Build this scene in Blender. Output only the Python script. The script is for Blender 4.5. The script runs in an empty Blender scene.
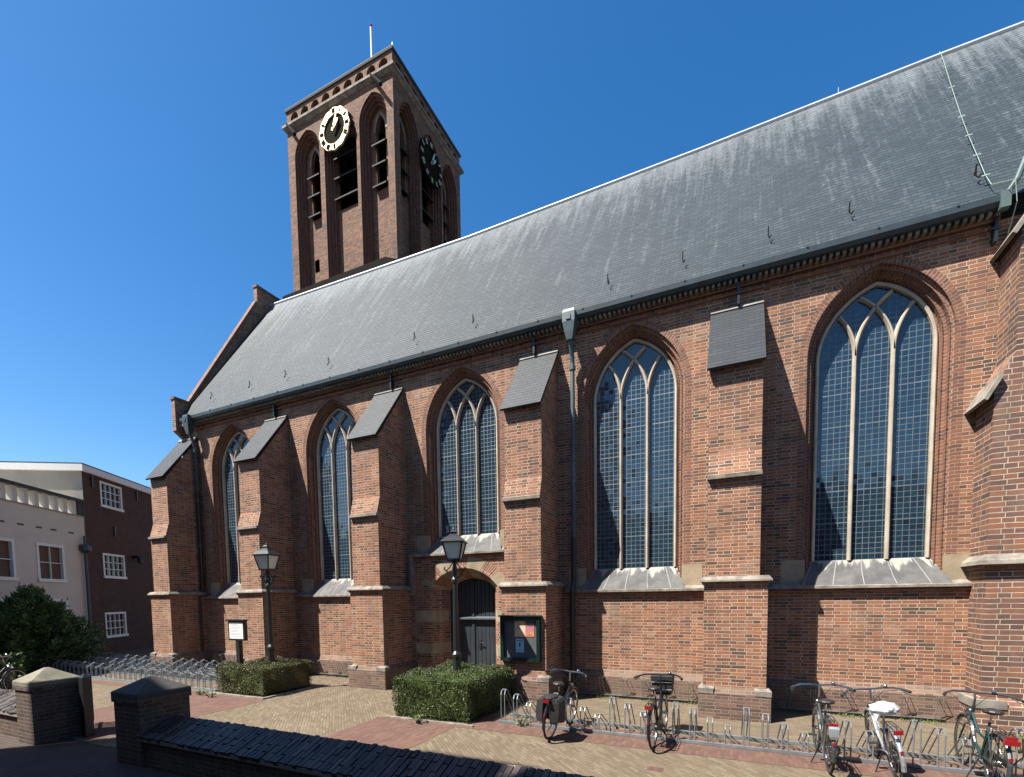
import bpy, math, random
from mathutils import Vector, Matrix
from mathutils.geometry import tessellate_polygon

random.seed(7)
PI = math.pi
SC = bpy.context.scene
COL = SC.collection

# ------------------------------------------------------------------ camera
F_PX, CY_PX = 478.07, 625.99
YAW, PITCH, ROLL, CAM_H, CAM_D = 0.4324, -0.0616, -0.014, 2.2478, 10.5


def make_camera():
    c, s = math.cos(YAW), math.sin(YAW)
    right = Vector((c, s, 0)); fwd = Vector((-s, c, 0)); up = Vector((0, 0, 1))
    cp, sp = math.cos(PITCH), math.sin(PITCH)
    f2 = fwd * cp + up * sp; u2 = up * cp - fwd * sp
    cr, sr = math.cos(ROLL), math.sin(ROLL)
    r3 = right * cr + u2 * sr; u3 = u2 * cr - right * sr
    m = Matrix((r3, u3, -f2)).transposed().to_4x4()
    m.translation = Vector((0, -CAM_D, CAM_H))
    cd = bpy.data.cameras.new('camera')
    cd.sensor_width = 36; cd.sensor_fit = 'HORIZONTAL'
    cd.lens = F_PX * 36 / 1024
    cd.shift_y = (CY_PX - 388.5) / 1024
    cd.clip_end = 3000; cd.clip_start = 0.05
    o = bpy.data.objects.new('camera', cd); COL.objects.link(o)
    o.matrix_world = m
    SC.camera = o


make_camera()

# ------------------------------------------------------------------ sky, sun, exposure
SUN_FROM = Vector((-0.97, -1.0, 2.15)).normalized()
W = bpy.data.worlds.new('World'); SC.world = W; W.use_nodes = True
wn = W.node_tree.nodes; wl = W.node_tree.links
for n in list(wn): wn.remove(n)
wo = wn.new('ShaderNodeOutputWorld'); wb = wn.new('ShaderNodeBackground'); sky = wn.new('ShaderNodeTexSky')
sky.sky_type = 'NISHITA'; sky.sun_disc = False
sky.sun_elevation = math.asin(SUN_FROM.z)
sky.sun_rotation = math.atan2(SUN_FROM.x, SUN_FROM.y)
sky.air_density = 1.0; sky.dust_density = 0.6; sky.ozone_density = 2.0; sky.altitude = 0
wb.inputs['Strength'].default_value = 0.064
hs = wn.new('ShaderNodeHueSaturation'); hs.inputs['Saturation'].default_value = 1.38
wl.new(sky.outputs[0], hs.inputs['Color']); wl.new(hs.outputs[0], wb.inputs[0]); wl.new(wb.outputs[0], wo.inputs[0])
sd = bpy.data.lights.new('sun', 'SUN'); sd.energy = 5.0; sd.angle = math.radians(0.5); sd.color = (1, 0.95, 0.87)
so = bpy.data.objects.new('sun', sd); COL.objects.link(so)
so.rotation_euler = SUN_FROM.to_track_quat('Z', 'Y').to_euler(); so.location = SUN_FROM * 60
vs = SC.view_settings
vs.view_transform = 'Standard'; vs.look = 'None'; vs.exposure = 1.55; vs.gamma = 1; vs.use_curve_mapping = False
SC.cycles.max_bounces = 6; SC.cycles.diffuse_bounces = 3; SC.cycles.glossy_bounces = 3
SC.cycles.use_denoising = True


# ------------------------------------------------------------------ materials
def new_mat(name):
    m = bpy.data.materials.new(name); m.use_nodes = True
    nt = m.node_tree
    for n in list(nt.nodes): nt.nodes.remove(n)
    out = nt.nodes.new('ShaderNodeOutputMaterial'); b = nt.nodes.new('ShaderNodeBsdfPrincipled')
    nt.links.new(b.outputs[0], out.inputs[0])
    return m, nt, b


def N(nt, typ, **kw):
    n = nt.nodes.new(typ)
    for k, v in kw.items():
        if k in n.inputs.keys() if hasattr(n.inputs, 'keys') else False: n.inputs[k].default_value = v
        else: setattr(n, k, v)
    return n


ALB = 0.70


def rgba(c):
    c = tuple(c[:3])
    if c in ((0, 0, 0), (1, 1, 1)): return c + (1,)
    return tuple(x * ALB for x in c) + (1,)


def ramp(nt, stops, interp='LINEAR'):
    r = nt.nodes.new('ShaderNodeValToRGB'); cr = r.color_ramp; cr.interpolation = interp
    while len(cr.elements) < len(stops): cr.elements.new(0.5)
    for e, (p, c) in zip(cr.elements, stops): e.position = p; e.color = rgba(c)
    return r


def mixc(nt, fac, a, b, blend='MIX'):
    m = nt.nodes.new('ShaderNodeMix'); m.data_type = 'RGBA'; m.blend_type = blend
    for sock, v in ((0, fac), (6, a), (7, b)):
        if hasattr(v, 'links'): nt.links.new(v, m.inputs[sock])
        elif sock == 0: m.inputs[0].default_value = v
        else: m.inputs[sock].default_value = rgba(v)
    return m.outputs[2]


def mth(nt, op, a, b=None, c=None):
    m = nt.nodes.new('ShaderNodeMath'); m.operation = op
    for i, v in enumerate((a, b, c)):
        if v is None: continue
        if hasattr(v, 'links'): nt.links.new(v, m.inputs[i])
        else: m.inputs[i].default_value = v
    return m.outputs[0]


def noise(nt, vec, scale, detail=3, rough=0.55, out='Fac'):
    n = nt.nodes.new('ShaderNodeTexNoise'); n.inputs['Scale'].default_value = scale
    n.inputs['Detail'].default_value = detail; n.inputs['Roughness'].default_value = rough
    if vec is not None: nt.links.new(vec, n.inputs['Vector'])
    return n.outputs[out]


def bump(nt, b, h, strength=0.5, dist=0.01):
    bp = nt.nodes.new('ShaderNodeBump'); bp.inputs['Strength'].default_value = strength
    bp.inputs['Distance'].default_value = dist
    nt.links.new(h, bp.inputs['Height']); nt.links.new(bp.outputs[0], b.inputs['Normal'])


def brick_mat(name, stops, bw=0.245, bh=0.0617, mortar=0.0115, mcol=(0.62, 0.51, 0.38), squash=0.5, sqf=2, off=0.25,
              grime=(0.10, 0.07, 0.052), grime_amt=0.5, rot=0.0, rough=0.85, bstr=0.7, light=None, spec=0.25, wob=0.022):
    m, nt, b = new_mat(name)
    uv = nt.nodes.new('ShaderNodeUVMap').outputs[0]
    v = uv
    if rot:
        mp = nt.nodes.new('ShaderNodeMapping'); mp.inputs['Rotation'].default_value = (0, 0, rot)
        nt.links.new(v, mp.inputs['Vector']); v = mp.outputs[0]
    nz = noise(nt, uv, 3.5, 4, 0.6, 'Color')
    sub = nt.nodes.new('ShaderNodeVectorMath'); sub.operation = 'MULTIPLY_ADD'
    nt.links.new(nz, sub.inputs[0]); sub.inputs[1].default_value = (wob, wob, 0)
    nt.links.new(v, sub.inputs[2]); v = sub.outputs[0]
    t = nt.nodes.new('ShaderNodeTexBrick')
    nt.links.new(v, t.inputs['Vector'])
    t.offset = off; t.offset_frequency = 2; t.squash = squash; t.squash_frequency = sqf
    t.inputs['Color1'].default_value = (0, 0, 0, 1); t.inputs['Color2'].default_value = (1, 1, 1, 1)
    t.inputs['Mortar'].default_value = (0.5, 0.5, 0.5, 1)
    t.inputs['Scale'].default_value = 1; t.inputs['Mortar Size'].default_value = mortar * 0.5
    t.inputs['Mortar Smooth'].default_value = 0.25; t.inputs['Bias'].default_value = 0
    t.inputs['Brick Width'].default_value = bw; t.inputs['Row Height'].default_value = bh
    big = noise(nt, uv, 0.55, 6, 0.68)
    sh = mth(nt, 'MULTIPLY_ADD', big, 1.25, -0.625)
    val = mth(nt, 'ADD', t.outputs['Color'], sh)
    col = ramp(nt, stops); nt.links.new(val, col.inputs[0])
    fine = noise(nt, uv, 45, 3, 0.6)
    c = mixc(nt, mth(nt, 'MULTIPLY', mth(nt, 'POWER', fine, 1.6), 1.0), col.outputs[0], (0.15, 0.095, 0.072), 'MIX')
    mn = noise(nt, uv, 2.3, 4, 0.65)
    mr = ramp(nt, [(0.3, tuple(x * 0.55 for x in mcol)), (0.6, mcol)]); nt.links.new(mn, mr.inputs[0])
    c = mixc(nt, t.outputs['Fac'], c, mr.outputs[0])
    g = noise(nt, uv, 1.1, 6, 0.68)
    gr = ramp(nt, [(0.48, (0, 0, 0)), (0.72, (1, 1, 1))]); nt.links.new(g, gr.inputs[0])
    c = mixc(nt, mth(nt, 'MULTIPLY', gr.outputs[0], grime_amt), c, grime)
    mpS = nt.nodes.new('ShaderNodeMapping'); mpS.inputs['Scale'].default_value = (2.2, 0.22, 1)
    nt.links.new(uv, mpS.inputs['Vector'])
    sn = noise(nt, mpS.outputs[0], 1.0, 5, 0.7)
    sr = ramp(nt, [(0.5, (0, 0, 0)), (0.74, (1, 1, 1))]); nt.links.new(sn, sr.inputs[0])
    c = mixc(nt, mth(nt, 'MULTIPLY', sr.outputs[0], grime_amt * 0.8), c, grime)
    if light:
        g2 = noise(nt, uv, 0.9, 5, 0.7)
        g3 = ramp(nt, [(0.56, (0, 0, 0)), (0.75, (1, 1, 1))]); nt.links.new(g2, g3.inputs[0])
        c = mixc(nt, mth(nt, 'MULTIPLY', g3.outputs[0], light[1]), c, light[0])
    nt.links.new(c, b.inputs['Base Color'])
    b.inputs['Roughness'].default_value = rough; b.inputs['Specular IOR Level'].default_value = spec
    h = mth(nt, 'SUBTRACT', mth(nt, 'MULTIPLY', fine, 0.5), t.outputs['Fac'])
    bump(nt, b, h, bstr, 0.008)
    return m


def plain(name, col, rough=0.6, metal=0.0, spec=0.5, var=0.25, scale=6.0, bstr=0.15, dark=None, uvs=False):
    m, nt, b = new_mat(name)
    co = nt.nodes.new('ShaderNodeTexCoord').outputs['Object']
    n = noise(nt, co, scale, 5, 0.62)
    d = dark or tuple(x * (1 - var) for x in col)
    r = ramp(nt, [(0.32, d), (0.66, col)]); nt.links.new(n, r.inputs[0])
    nt.links.new(r.outputs[0], b.inputs['Base Color'])
    b.inputs['Roughness'].default_value = rough; b.inputs['Metallic'].default_value = metal
    b.inputs['Specular IOR Level'].default_value = spec
    if bstr: bump(nt, b, noise(nt, co, scale * 5, 4, 0.6), bstr, 0.01)
    return m


WALL_STOPS = [(0.0, (0.09, 0.055, 0.043)), (0.11, (0.185, 0.090, 0.058)), (0.28, (0.30, 0.113, 0.060)),
              (0.46, (0.385, 0.142, 0.070)), (0.66, (0.42, 0.185, 0.108)), (0.82, (0.48, 0.178, 0.074)), (1.0, (0.49, 0.27, 0.175))]
ORANGE_STOPS = [(0.0, (0.13, 0.055, 0.04)), (0.4, (0.26, 0.10, 0.06)), (1.0, (0.36, 0.135, 0.07))]
PLINTH_STOPS = [(0.0, (0.09, 0.06, 0.05)), (0.4, (0.19, 0.10, 0.075)), (0.7, (0.24, 0.13, 0.09)), (1.0, (0.29, 0.175, 0.125))]
TOWER_STOPS = [(0.0, (0.04, 0.024, 0.02)), (0.3, (0.135, 0.054, 0.032)), (0.65, (0.25, 0.092, 0.046)), (1.0, (0.40, 0.17, 0.085))]
M = {}
M['brick'] = brick_mat('church_brick', WALL_STOPS, light=((0.44, 0.33, 0.25), 0.5))
M['orange'] = brick_mat('moulded_brick', ORANGE_STOPS, bw=0.24, mcol=(0.42, 0.33, 0.25), grime_amt=0.2)
M['big_brick'] = brick_mat('large_old_brick', [(0.0, (0.10, 0.06, 0.055)), (0.3, (0.2, 0.1, 0.08)), (0.6, (0.29, 0.13, 0.085)), (1.0, (0.40, 0.17, 0.08))],
                           bw=0.315, bh=0.082, mortar=0.015, light=((0.36, 0.29, 0.22), 0.4), wob=0.025)
M['plinth'] = brick_mat('plinth_brick', PLINTH_STOPS, mcol=(0.33, 0.28, 0.22), grime=(0.13, 0.115, 0.085), grime_amt=0.6)
M['tower'] = brick_mat('tower_brick', TOWER_STOPS, bw=0.26, bh=0.068, mortar=0.016, mcol=(0.30, 0.21, 0.15), grime_amt=0.45, light=((0.36, 0.22, 0.14), 0.25))
M['tower_red'] = brick_mat('tower_moulded_brick', [(0.0, (0.09, 0.04, 0.03)), (0.4, (0.17, 0.065, 0.042)), (1.0, (0.26, 0.10, 0.06))], bw=0.3, bh=0.085, mortar=0.012, mcol=(0.3, 0.2, 0.15), grime_amt=0.25)
M['dark_house'] = brick_mat('dark_house_brick', [(0, (0.04, 0.02, 0.018)), (0.5, (0.085, 0.034, 0.028)), (1, (0.12, 0.046, 0.036))], mcol=(0.12, 0.09, 0.075))
M['garden'] = brick_mat('low_wall_brick', [(0, (0.035, 0.027, 0.025)), (0.5, (0.075, 0.052, 0.043)), (1, (0.14, 0.09, 0.068))], mcol=(0.24, 0.20, 0.165), grime_amt=0.6)

M['stone'] = plain('grey_stone', (0.33, 0.30, 0.26), 0.85, dark=(0.15, 0.135, 0.115), scale=3.2, bstr=0.4)
M['tracery'] = plain('cream_tracery_stone', (0.56, 0.49, 0.38), 0.85, dark=(0.40, 0.33, 0.25), scale=3)
M['sand'] = plain('yellow_sandstone', (0.44, 0.36, 0.24), 0.9, dark=(0.26, 0.20, 0.13), scale=2.5, bstr=0.4)
M['ledge'] = plain('mossy_ledge_stone', (0.34, 0.30, 0.25), 0.9, dark=(0.12, 0.10, 0.08), scale=5, bstr=0.5)


def sill_mat():
    m, nt, b = new_mat('weathered_sill_slabs')
    uv = nt.nodes.new('ShaderNodeUVMap').outputs[0]
    n1 = noise(nt, uv, 1.6, 5, 0.7)
    r = ramp(nt, [(0.42, (0.075, 0.075, 0.076)), (0.6, (0.135, 0.132, 0.126))]); nt.links.new(n1, r.inputs[0])
    mp = nt.nodes.new('ShaderNodeMapping'); mp.inputs['Scale'].default_value = (5.5, 0.9, 1)
    nt.links.new(uv, mp.inputs['Vector'])
    n2 = noise(nt, mp.outputs[0], 1.0, 3, 0.6)
    sp = nt.nodes.new('ShaderNodeSeparateXYZ'); nt.links.new(uv, sp.inputs[0])
    # lime run-off: strongest at the top of the slope (uv.y is the distance down the slab, in metres)
    k = mth(nt, 'SUBTRACT', mth(nt, 'MULTIPLY', n2, 1.5), mth(nt, 'MULTIPLY_ADD', sp.outputs[1], 1.1, 0.60))
    k = mth(nt, 'MULTIPLY', k, 9.0); kc = nt.nodes.new('ShaderNodeClamp'); nt.links.new(k, kc.inputs[0])
    c = mixc(nt, kc.outputs[0], r.outputs[0], (0.34, 0.325, 0.285))
    br = nt.nodes.new('ShaderNodeTexBrick'); br.offset = 0.0; nt.links.new(uv, br.inputs['Vector'])
    br.inputs['Scale'].default_value = 1; br.inputs['Brick Width'].default_value = 0.47; br.inputs['Row Height'].default_value = 5
    br.inputs['Mortar Size'].default_value = 0.006
    c = mixc(nt, br.outputs['Fac'], c, (0.34, 0.33, 0.3))
    nt.links.new(c, b.inputs['Base Color']); b.inputs['Roughness'].default_value = 0.8
    bump(nt, b, noise(nt, uv, 20, 4), 0.2, 0.01)
    return m


M['sill'] = sill_mat()


def slate_mat(name, bw, bh, cols, streak=0.0):
    m, nt, b = new_mat(name)
    uv = nt.nodes.new('ShaderNodeUVMap').outputs[0]
    t = nt.nodes.new('ShaderNodeTexBrick'); t.offset = 0.5
    nt.links.new(uv, t.inputs['Vector'])
    t.inputs['Color1'].default_value = (0, 0, 0, 1); t.inputs['Color2'].default_value = (1, 1, 1, 1)
    t.inputs['Mortar'].default_value = (0.3, 0.3, 0.3, 1)
    t.inputs['Scale'].default_value = 1; t.inputs['Mortar Size'].default_value = 0.006; t.inputs['Mortar Smooth'].default_value = 0.2
    t.inputs['Brick Width'].default_value = bw; t.inputs['Row Height'].default_value = bh
    sp = nt.nodes.new('ShaderNodeSeparateXYZ'); nt.links.new(uv, sp.inputs[0])
    big = noise(nt, uv, 0.5, 5, 0.65)
    r = ramp(nt, [(0.0, cols[0]), (0.5, cols[1]), (1.0, cols[2])])
    nt.links.new(mth(nt, 'ADD', mth(nt, 'MULTIPLY', t.outputs['Color'], 0.5), mth(nt, 'MULTIPLY_ADD', big, 0.9, -0.2)), r.inputs[0])
    c = mixc(nt, mth(nt, 'MULTIPLY', t.outputs['Fac'], 0.75), r.outputs[0], (0.025, 0.027, 0.03))
    if streak:
        # lime and lichen washed down from the lead ridge: uv.y is the distance below the ridge
        mp = nt.nodes.new('ShaderNodeMapping'); mp.inputs['Scale'].default_value = (5.5, 0.32, 1)
        nt.links.new(uv, mp.inputs['Vector'])
        n2 = noise(nt, mp.outputs[0], 1.0, 6, 0.75)
        n3 = noise(nt, uv, 0.8, 5, 0.7)
        n4 = noise(nt, uv, 9.0, 4, 0.75)
        top = mth(nt, 'POWER', 2.718, mth(nt, 'MULTIPLY', sp.outputs[1], -0.62))
        k = mth(nt, 'ADD', mth(nt, 'MULTIPLY', top, 0.55), mth(nt, 'MULTIPLY_ADD', n3, 0.55, -0.30))
        k = mth(nt, 'ADD', k, mth(nt, 'MULTIPLY_ADD', n2, 1.5, -0.86))
        k = mth(nt, 'MULTIPLY', mth(nt, 'ADD', k, mth(nt, 'MULTIPLY_ADD', n4, 0.9, -0.45)), 2.2 * streak)
        kc = nt.nodes.new('ShaderNodeClamp'); nt.links.new(k, kc.inputs[0])
        c = mixc(nt, mth(nt, 'MULTIPLY', kc.outputs[0], 0.8), c, (0.20, 0.225, 0.235))
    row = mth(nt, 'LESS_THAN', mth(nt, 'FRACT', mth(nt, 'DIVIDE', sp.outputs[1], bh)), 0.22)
    c = mixc(nt, mth(nt, 'MULTIPLY', row, 0.6), c, (0.012, 0.015, 0.018))  # shadow at each slate edge painted as a dark line
    nt.links.new(c, b.inputs['Base Color'])
    b.inputs['Roughness'].default_value = 0.6; b.inputs['Specular IOR Level'].default_value = 0.25
    saw = mth(nt, 'FRACT', mth(nt, 'DIVIDE', sp.outputs[1], bh))
    h = mth(nt, 'SUBTRACT', mth(nt, 'ADD', mth(nt, 'MULTIPLY', saw, 0.8), mth(nt, 'MULTIPLY', t.outputs['Color'], 0.5)), mth(nt, 'MULTIPLY', t.outputs['Fac'], 0.8))
    bump(nt, b, h, 0.6, 0.012)
    return m


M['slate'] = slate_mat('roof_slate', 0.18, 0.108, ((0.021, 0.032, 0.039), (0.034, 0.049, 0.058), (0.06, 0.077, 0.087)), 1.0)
M['cap_slate'] = slate_mat('buttress_slate', 0.2, 0.1, ((0.018, 0.023, 0.029), (0.027, 0.034, 0.042), (0.046, 0.055, 0.064)))
M['lead'] = plain('lead_ridge', (0.5, 0.52, 0.55), 0.45, spec=0.5, var=0.2)
M['gutter'] = plain('painted_gutter', (0.062, 0.08, 0.088), 0.4, var=0.3)
M['zinc'] = plain('blue_grey_downpipe', (0.085, 0.14, 0.15), 0.5, dark=(0.045, 0.075, 0.085), scale=1.5)
M['black_pipe'] = plain('black_iron', (0.018, 0.02, 0.022), 0.4)
M['verdigris'] = plain('green_copper_wire', (0.26, 0.36, 0.31), 0.6)
M['copper'] = plain('old_copper', (0.10, 0.16, 0.15), 0.6)


def glass_mat(name='leaded_glass', pane=0.098, bars=6):
    m, nt, b = new_mat(name)
    uv = nt.nodes.new('ShaderNodeUVMap').outputs[0]
    sp = nt.nodes.new('ShaderNodeSeparateXYZ'); nt.links.new(uv, sp.inputs[0])
    ux = mth(nt, 'DIVIDE', sp.outputs[0], pane); uy = mth(nt, 'DIVIDE', sp.outputs[1], pane)
    lx = mth(nt, 'LESS_THAN', mth(nt, 'FRACT', ux), 0.10); ly = mth(nt, 'LESS_THAN', mth(nt, 'FRACT', uy), 0.10)
    lb = mth(nt, 'LESS_THAN', mth(nt, 'FRACT', mth(nt, 'DIVIDE', uy, bars)), 0.035)
    line = mth(nt, 'MAXIMUM', mth(nt, 'MAXIMUM', lx, ly), lb)
    cx = nt.nodes.new('ShaderNodeCombineXYZ')
    nt.links.new(mth(nt, 'FLOOR', ux), cx.inputs[0]); nt.links.new(mth(nt, 'FLOOR', uy), cx.inputs[1])
    wn_ = nt.nodes.new('ShaderNodeTexWhiteNoise'); wn_.noise_dimensions = '3D'; nt.links.new(cx.outputs[0], wn_.inputs['Vector'])
    pr = ramp(nt, [(0.0, (0.015, 0.030, 0.050)), (0.85, (0.020, 0.045, 0.072)), (0.96, (0.022, 0.052, 0.07)), (1.0, (0.012, 0.02, 0.03))])
    nt.links.new(wn_.outputs['Value'], pr.inputs[0])
    n = noise(nt, uv, 3.0, 2)
    lc = ramp(nt, [(0.3, (0.06, 0.085, 0.10)), (0.7, (0.135, 0.17, 0.185))]); nt.links.new(n, lc.inputs[0])
    c = mixc(nt, line, pr.outputs[0], lc.outputs[0])
    nt.links.new(c, b.inputs['Base Color'])
    nt.links.new(mth(nt, 'MULTIPLY_ADD', line, 0.55, 0.06), b.inputs['Roughness'])
    b.inputs['IOR'].default_value = 1.72
    # every pane sits a little differently in its lead
    tilt = nt.nodes.new('ShaderNodeVectorMath'); tilt.operation = 'MULTIPLY_ADD'
    nt.links.new(wn_.outputs['Color'], tilt.inputs[0]); tilt.inputs[1].default_value = (0.05, 0.05, 0.05)
    tilt.inputs[2].default_value = (-0.025, -0.025, -0.025)
    ge = nt.nodes.new('ShaderNodeNewGeometry')
    add = nt.nodes.new('ShaderNodeVectorMath'); add.operation = 'ADD'
    nt.links.new(ge.outputs['Normal'], add.inputs[0]); nt.links.new(tilt.outputs[0], add.inputs[1])
    nm = nt.nodes.new('ShaderNodeVectorMath'); nm.operation = 'NORMALIZE'; nt.links.new(add.outputs[0], nm.inputs[0])
    nt.links.new(nm.outputs[0], b.inputs['Normal'])
    return m


M['glass'] = glass_mat()
M['pane'] = plain('dark_window_glass', (0.03, 0.035, 0.04), 0.06, bstr=0)
M['door'] = plain('slate_blue_door', (0.03, 0.041, 0.052), 0.5, var=0.25, scale=3)
M['doortrim'] = plain('door_weatherboard', (0.09, 0.105, 0.12), 0.5)
M['iron'] = plain('black_painted_iron', (0.022, 0.026, 0.028), 0.35, var=0.3)
M['black'] = plain('black_bike_paint', (0.015, 0.015, 0.017), 0.28, bstr=0)
M['rubber'] = plain('tyre_rubber', (0.022, 0.022, 0.022), 0.8, bstr=0)
M['chrome'] = plain('chrome', (0.62, 0.63, 0.64), 0.22, metal=1.0, bstr=0, var=0.1)
M['galv_blue'] = plain('blue_grey_galvanised_steel', (0.31, 0.37, 0.42), 0.4, metal=0.3, var=0.3, scale=8)
M['galv'] = plain('galvanised_steel', (0.30, 0.33, 0.35), 0.42, metal=0.4, var=0.3, scale=8)
M['saddle'] = plain('black_saddle', (0.025, 0.023, 0.022), 0.55)
M['cloth_black'] = plain('black_canvas', (0.018, 0.018, 0.02), 0.7, scale=20)
M['red'] = plain('red_reflector', (0.26, 0.012, 0.014), 0.2, bstr=0, var=0.1)
M['white_bag'] = plain('white_plastic_bag', (0.5, 0.52, 0.545), 0.45, var=0.08, scale=12, bstr=0.5)
M['teal'] = plain('dark_teal_paint', (0.012, 0.05, 0.056), 0.3, bstr=0)
M['silver'] = plain('silver_paint', (0.46, 0.5, 0.53), 0.32, metal=0.5, bstr=0)
M['greybike'] = plain('dark_grey_paint', (0.05, 0.055, 0.06), 0.3, bstr=0)
M['lampglass'] = plain('milky_lamp_glass', (0.85, 0.92, 0.82), 0.25, var=0.2, scale=2, bstr=0)
M['green'] = plain('dark_green_frame', (0.006, 0.022, 0.019), 0.35, bstr=0)
M['board'] = plain('grey_felt', (0.10, 0.105, 0.115), 0.8)
M['white'] = plain('white_paint', (0.92, 0.92, 0.89), 0.5, var=0.08, bstr=0)
M['offwhite'] = plain('cream_render', (0.76, 0.72, 0.63), 0.85, var=0.12, scale=1.2)
M['grey_render'] = plain('pale_render', (0.42, 0.39, 0.33), 0.9, var=0.2, scale=1.5)
M['dark_trim'] = plain('dark_coping', (0.05, 0.045, 0.04), 0.7)
M['blind'] = plain('bamboo_blind', (0.16, 0.09, 0.055), 0.8)
M['louvre'] = plain('weathered_louvre_wood', (0.014, 0.013, 0.012), 0.8)
M['void'] = plain('dull_black', (0.012, 0.011, 0.010), 0.95, spec=0.1)  # plain dull black for belfry inside, roof hooks, flashing and tower bars
M['dial'] = plain('dark_dial', (0.02, 0.015, 0.008), 0.95, spec=0.05, bstr=0)
M['gold'] = plain('gilded_ring', (0.98, 0.84, 0.52), 0.48, metal=0.7, var=0.06, bstr=0)
M['wood'] = plain('brown_wood', (0.09, 0.05, 0.03), 0.6)
M['cap_stone'] = plain('mossy_pillar_cap', (0.27, 0.245, 0.18), 0.9, dark=(0.13, 0.12, 0.085), scale=4, bstr=0.4)
M['dark_cap'] = plain('shaded_slate_cap', (0.06, 0.058, 0.055), 0.85, scale=5, bstr=0.4)  # dark slate, toned down further for the pillar in shade
M['joint'] = plain('grey_mortar', (0.30, 0.27, 0.23), 0.95)
M['bark'] = plain('bark', (0.08, 0.06, 0.045), 0.9)


def leaf_mat(name, a, b_, c_):
    m, nt, b = new_mat(name)
    g = nt.nodes.new('ShaderNodeNewGeometry')
    r = ramp(nt, [(0.0, a), (0.6, b_), (1.0, c_)]); nt.links.new(g.outputs['Random Per Island'], r.inputs[0])
    nt.links.new(r.outputs[0], b.inputs['Base Color']); b.inputs['Roughness'].default_value = 0.5
    b.inputs['Specular IOR Level'].default_value = 0.35
    b.inputs['Subsurface Weight'].default_value = 0.0
    return m


M['coping_brick'] = leaf_mat('coping_brick', (0.028, 0.024, 0.024), (0.055, 0.044, 0.04), (0.12, 0.09, 0.075))
M['hedge'] = leaf_mat('box_leaves', (0.035, 0.054, 0.014), (0.065, 0.095, 0.024), (0.115, 0.14, 0.04))
M['hedge_dry'] = leaf_mat('rusty_box_leaves', (0.045, 0.06, 0.02), (0.08, 0.10, 0.03), (0.2, 0.13, 0.05))
M['yew'] = leaf_mat('yew_needles', (0.05, 0.10, 0.03), (0.10, 0.18, 0.05), (0.18, 0.28, 0.08))
M['weed'] = leaf_mat('weed_leaves', (0.05, 0.09, 0.02), (0.09, 0.15, 0.03), (0.16, 0.2, 0.05))
YEL = [(0.0, (0.135, 0.11, 0.068)), (0.4, (0.18, 0.147, 0.092)), (0.8, (0.22, 0.18, 0.115)), (1.0, (0.26, 0.218, 0.147))]
RED = [(0.0, (0.095, 0.048, 0.04)), (0.5, (0.145, 0.068, 0.052)), (1.0, (0.19, 0.096, 0.072))]
M['yellow_pave'] = brick_mat('yellow_clinkers', YEL, bw=0.2, bh=0.052, mortar=0.009, mcol=(0.13, 0.11, 0.075), squash=1, off=0.5, rot=PI / 4, grime_amt=0.6, bstr=0.5)
M['yellow_rows'] = brick_mat('yellow_clinkers_in_rows', YEL, bw=0.2, bh=0.052, mortar=0.009, mcol=(0.13, 0.11, 0.07), squash=1, off=0.5, rot=0, grime_amt=0.4, bstr=0.5)
M['red_pave'] = brick_mat('red_clinkers', RED, bw=0.2, bh=0.055, mortar=0.008, mcol=(0.14, 0.10, 0.075), squash=1, off=0.5, rot=PI / 2, grime_amt=0.3, bstr=0.5)
M['street'] = brick_mat('street_clinkers', [(0, (0.032, 0.030, 0.031)), (1, (0.062, 0.057, 0.056))], bw=0.2, bh=0.07, mortar=0.01, mcol=(0.035, 0.033, 0.03), squash=1, off=0.5, grime_amt=0.4)
M['ground'] = plain('grey_ground', (0.11, 0.1, 0.09), 0.9, scale=0.8)


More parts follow.
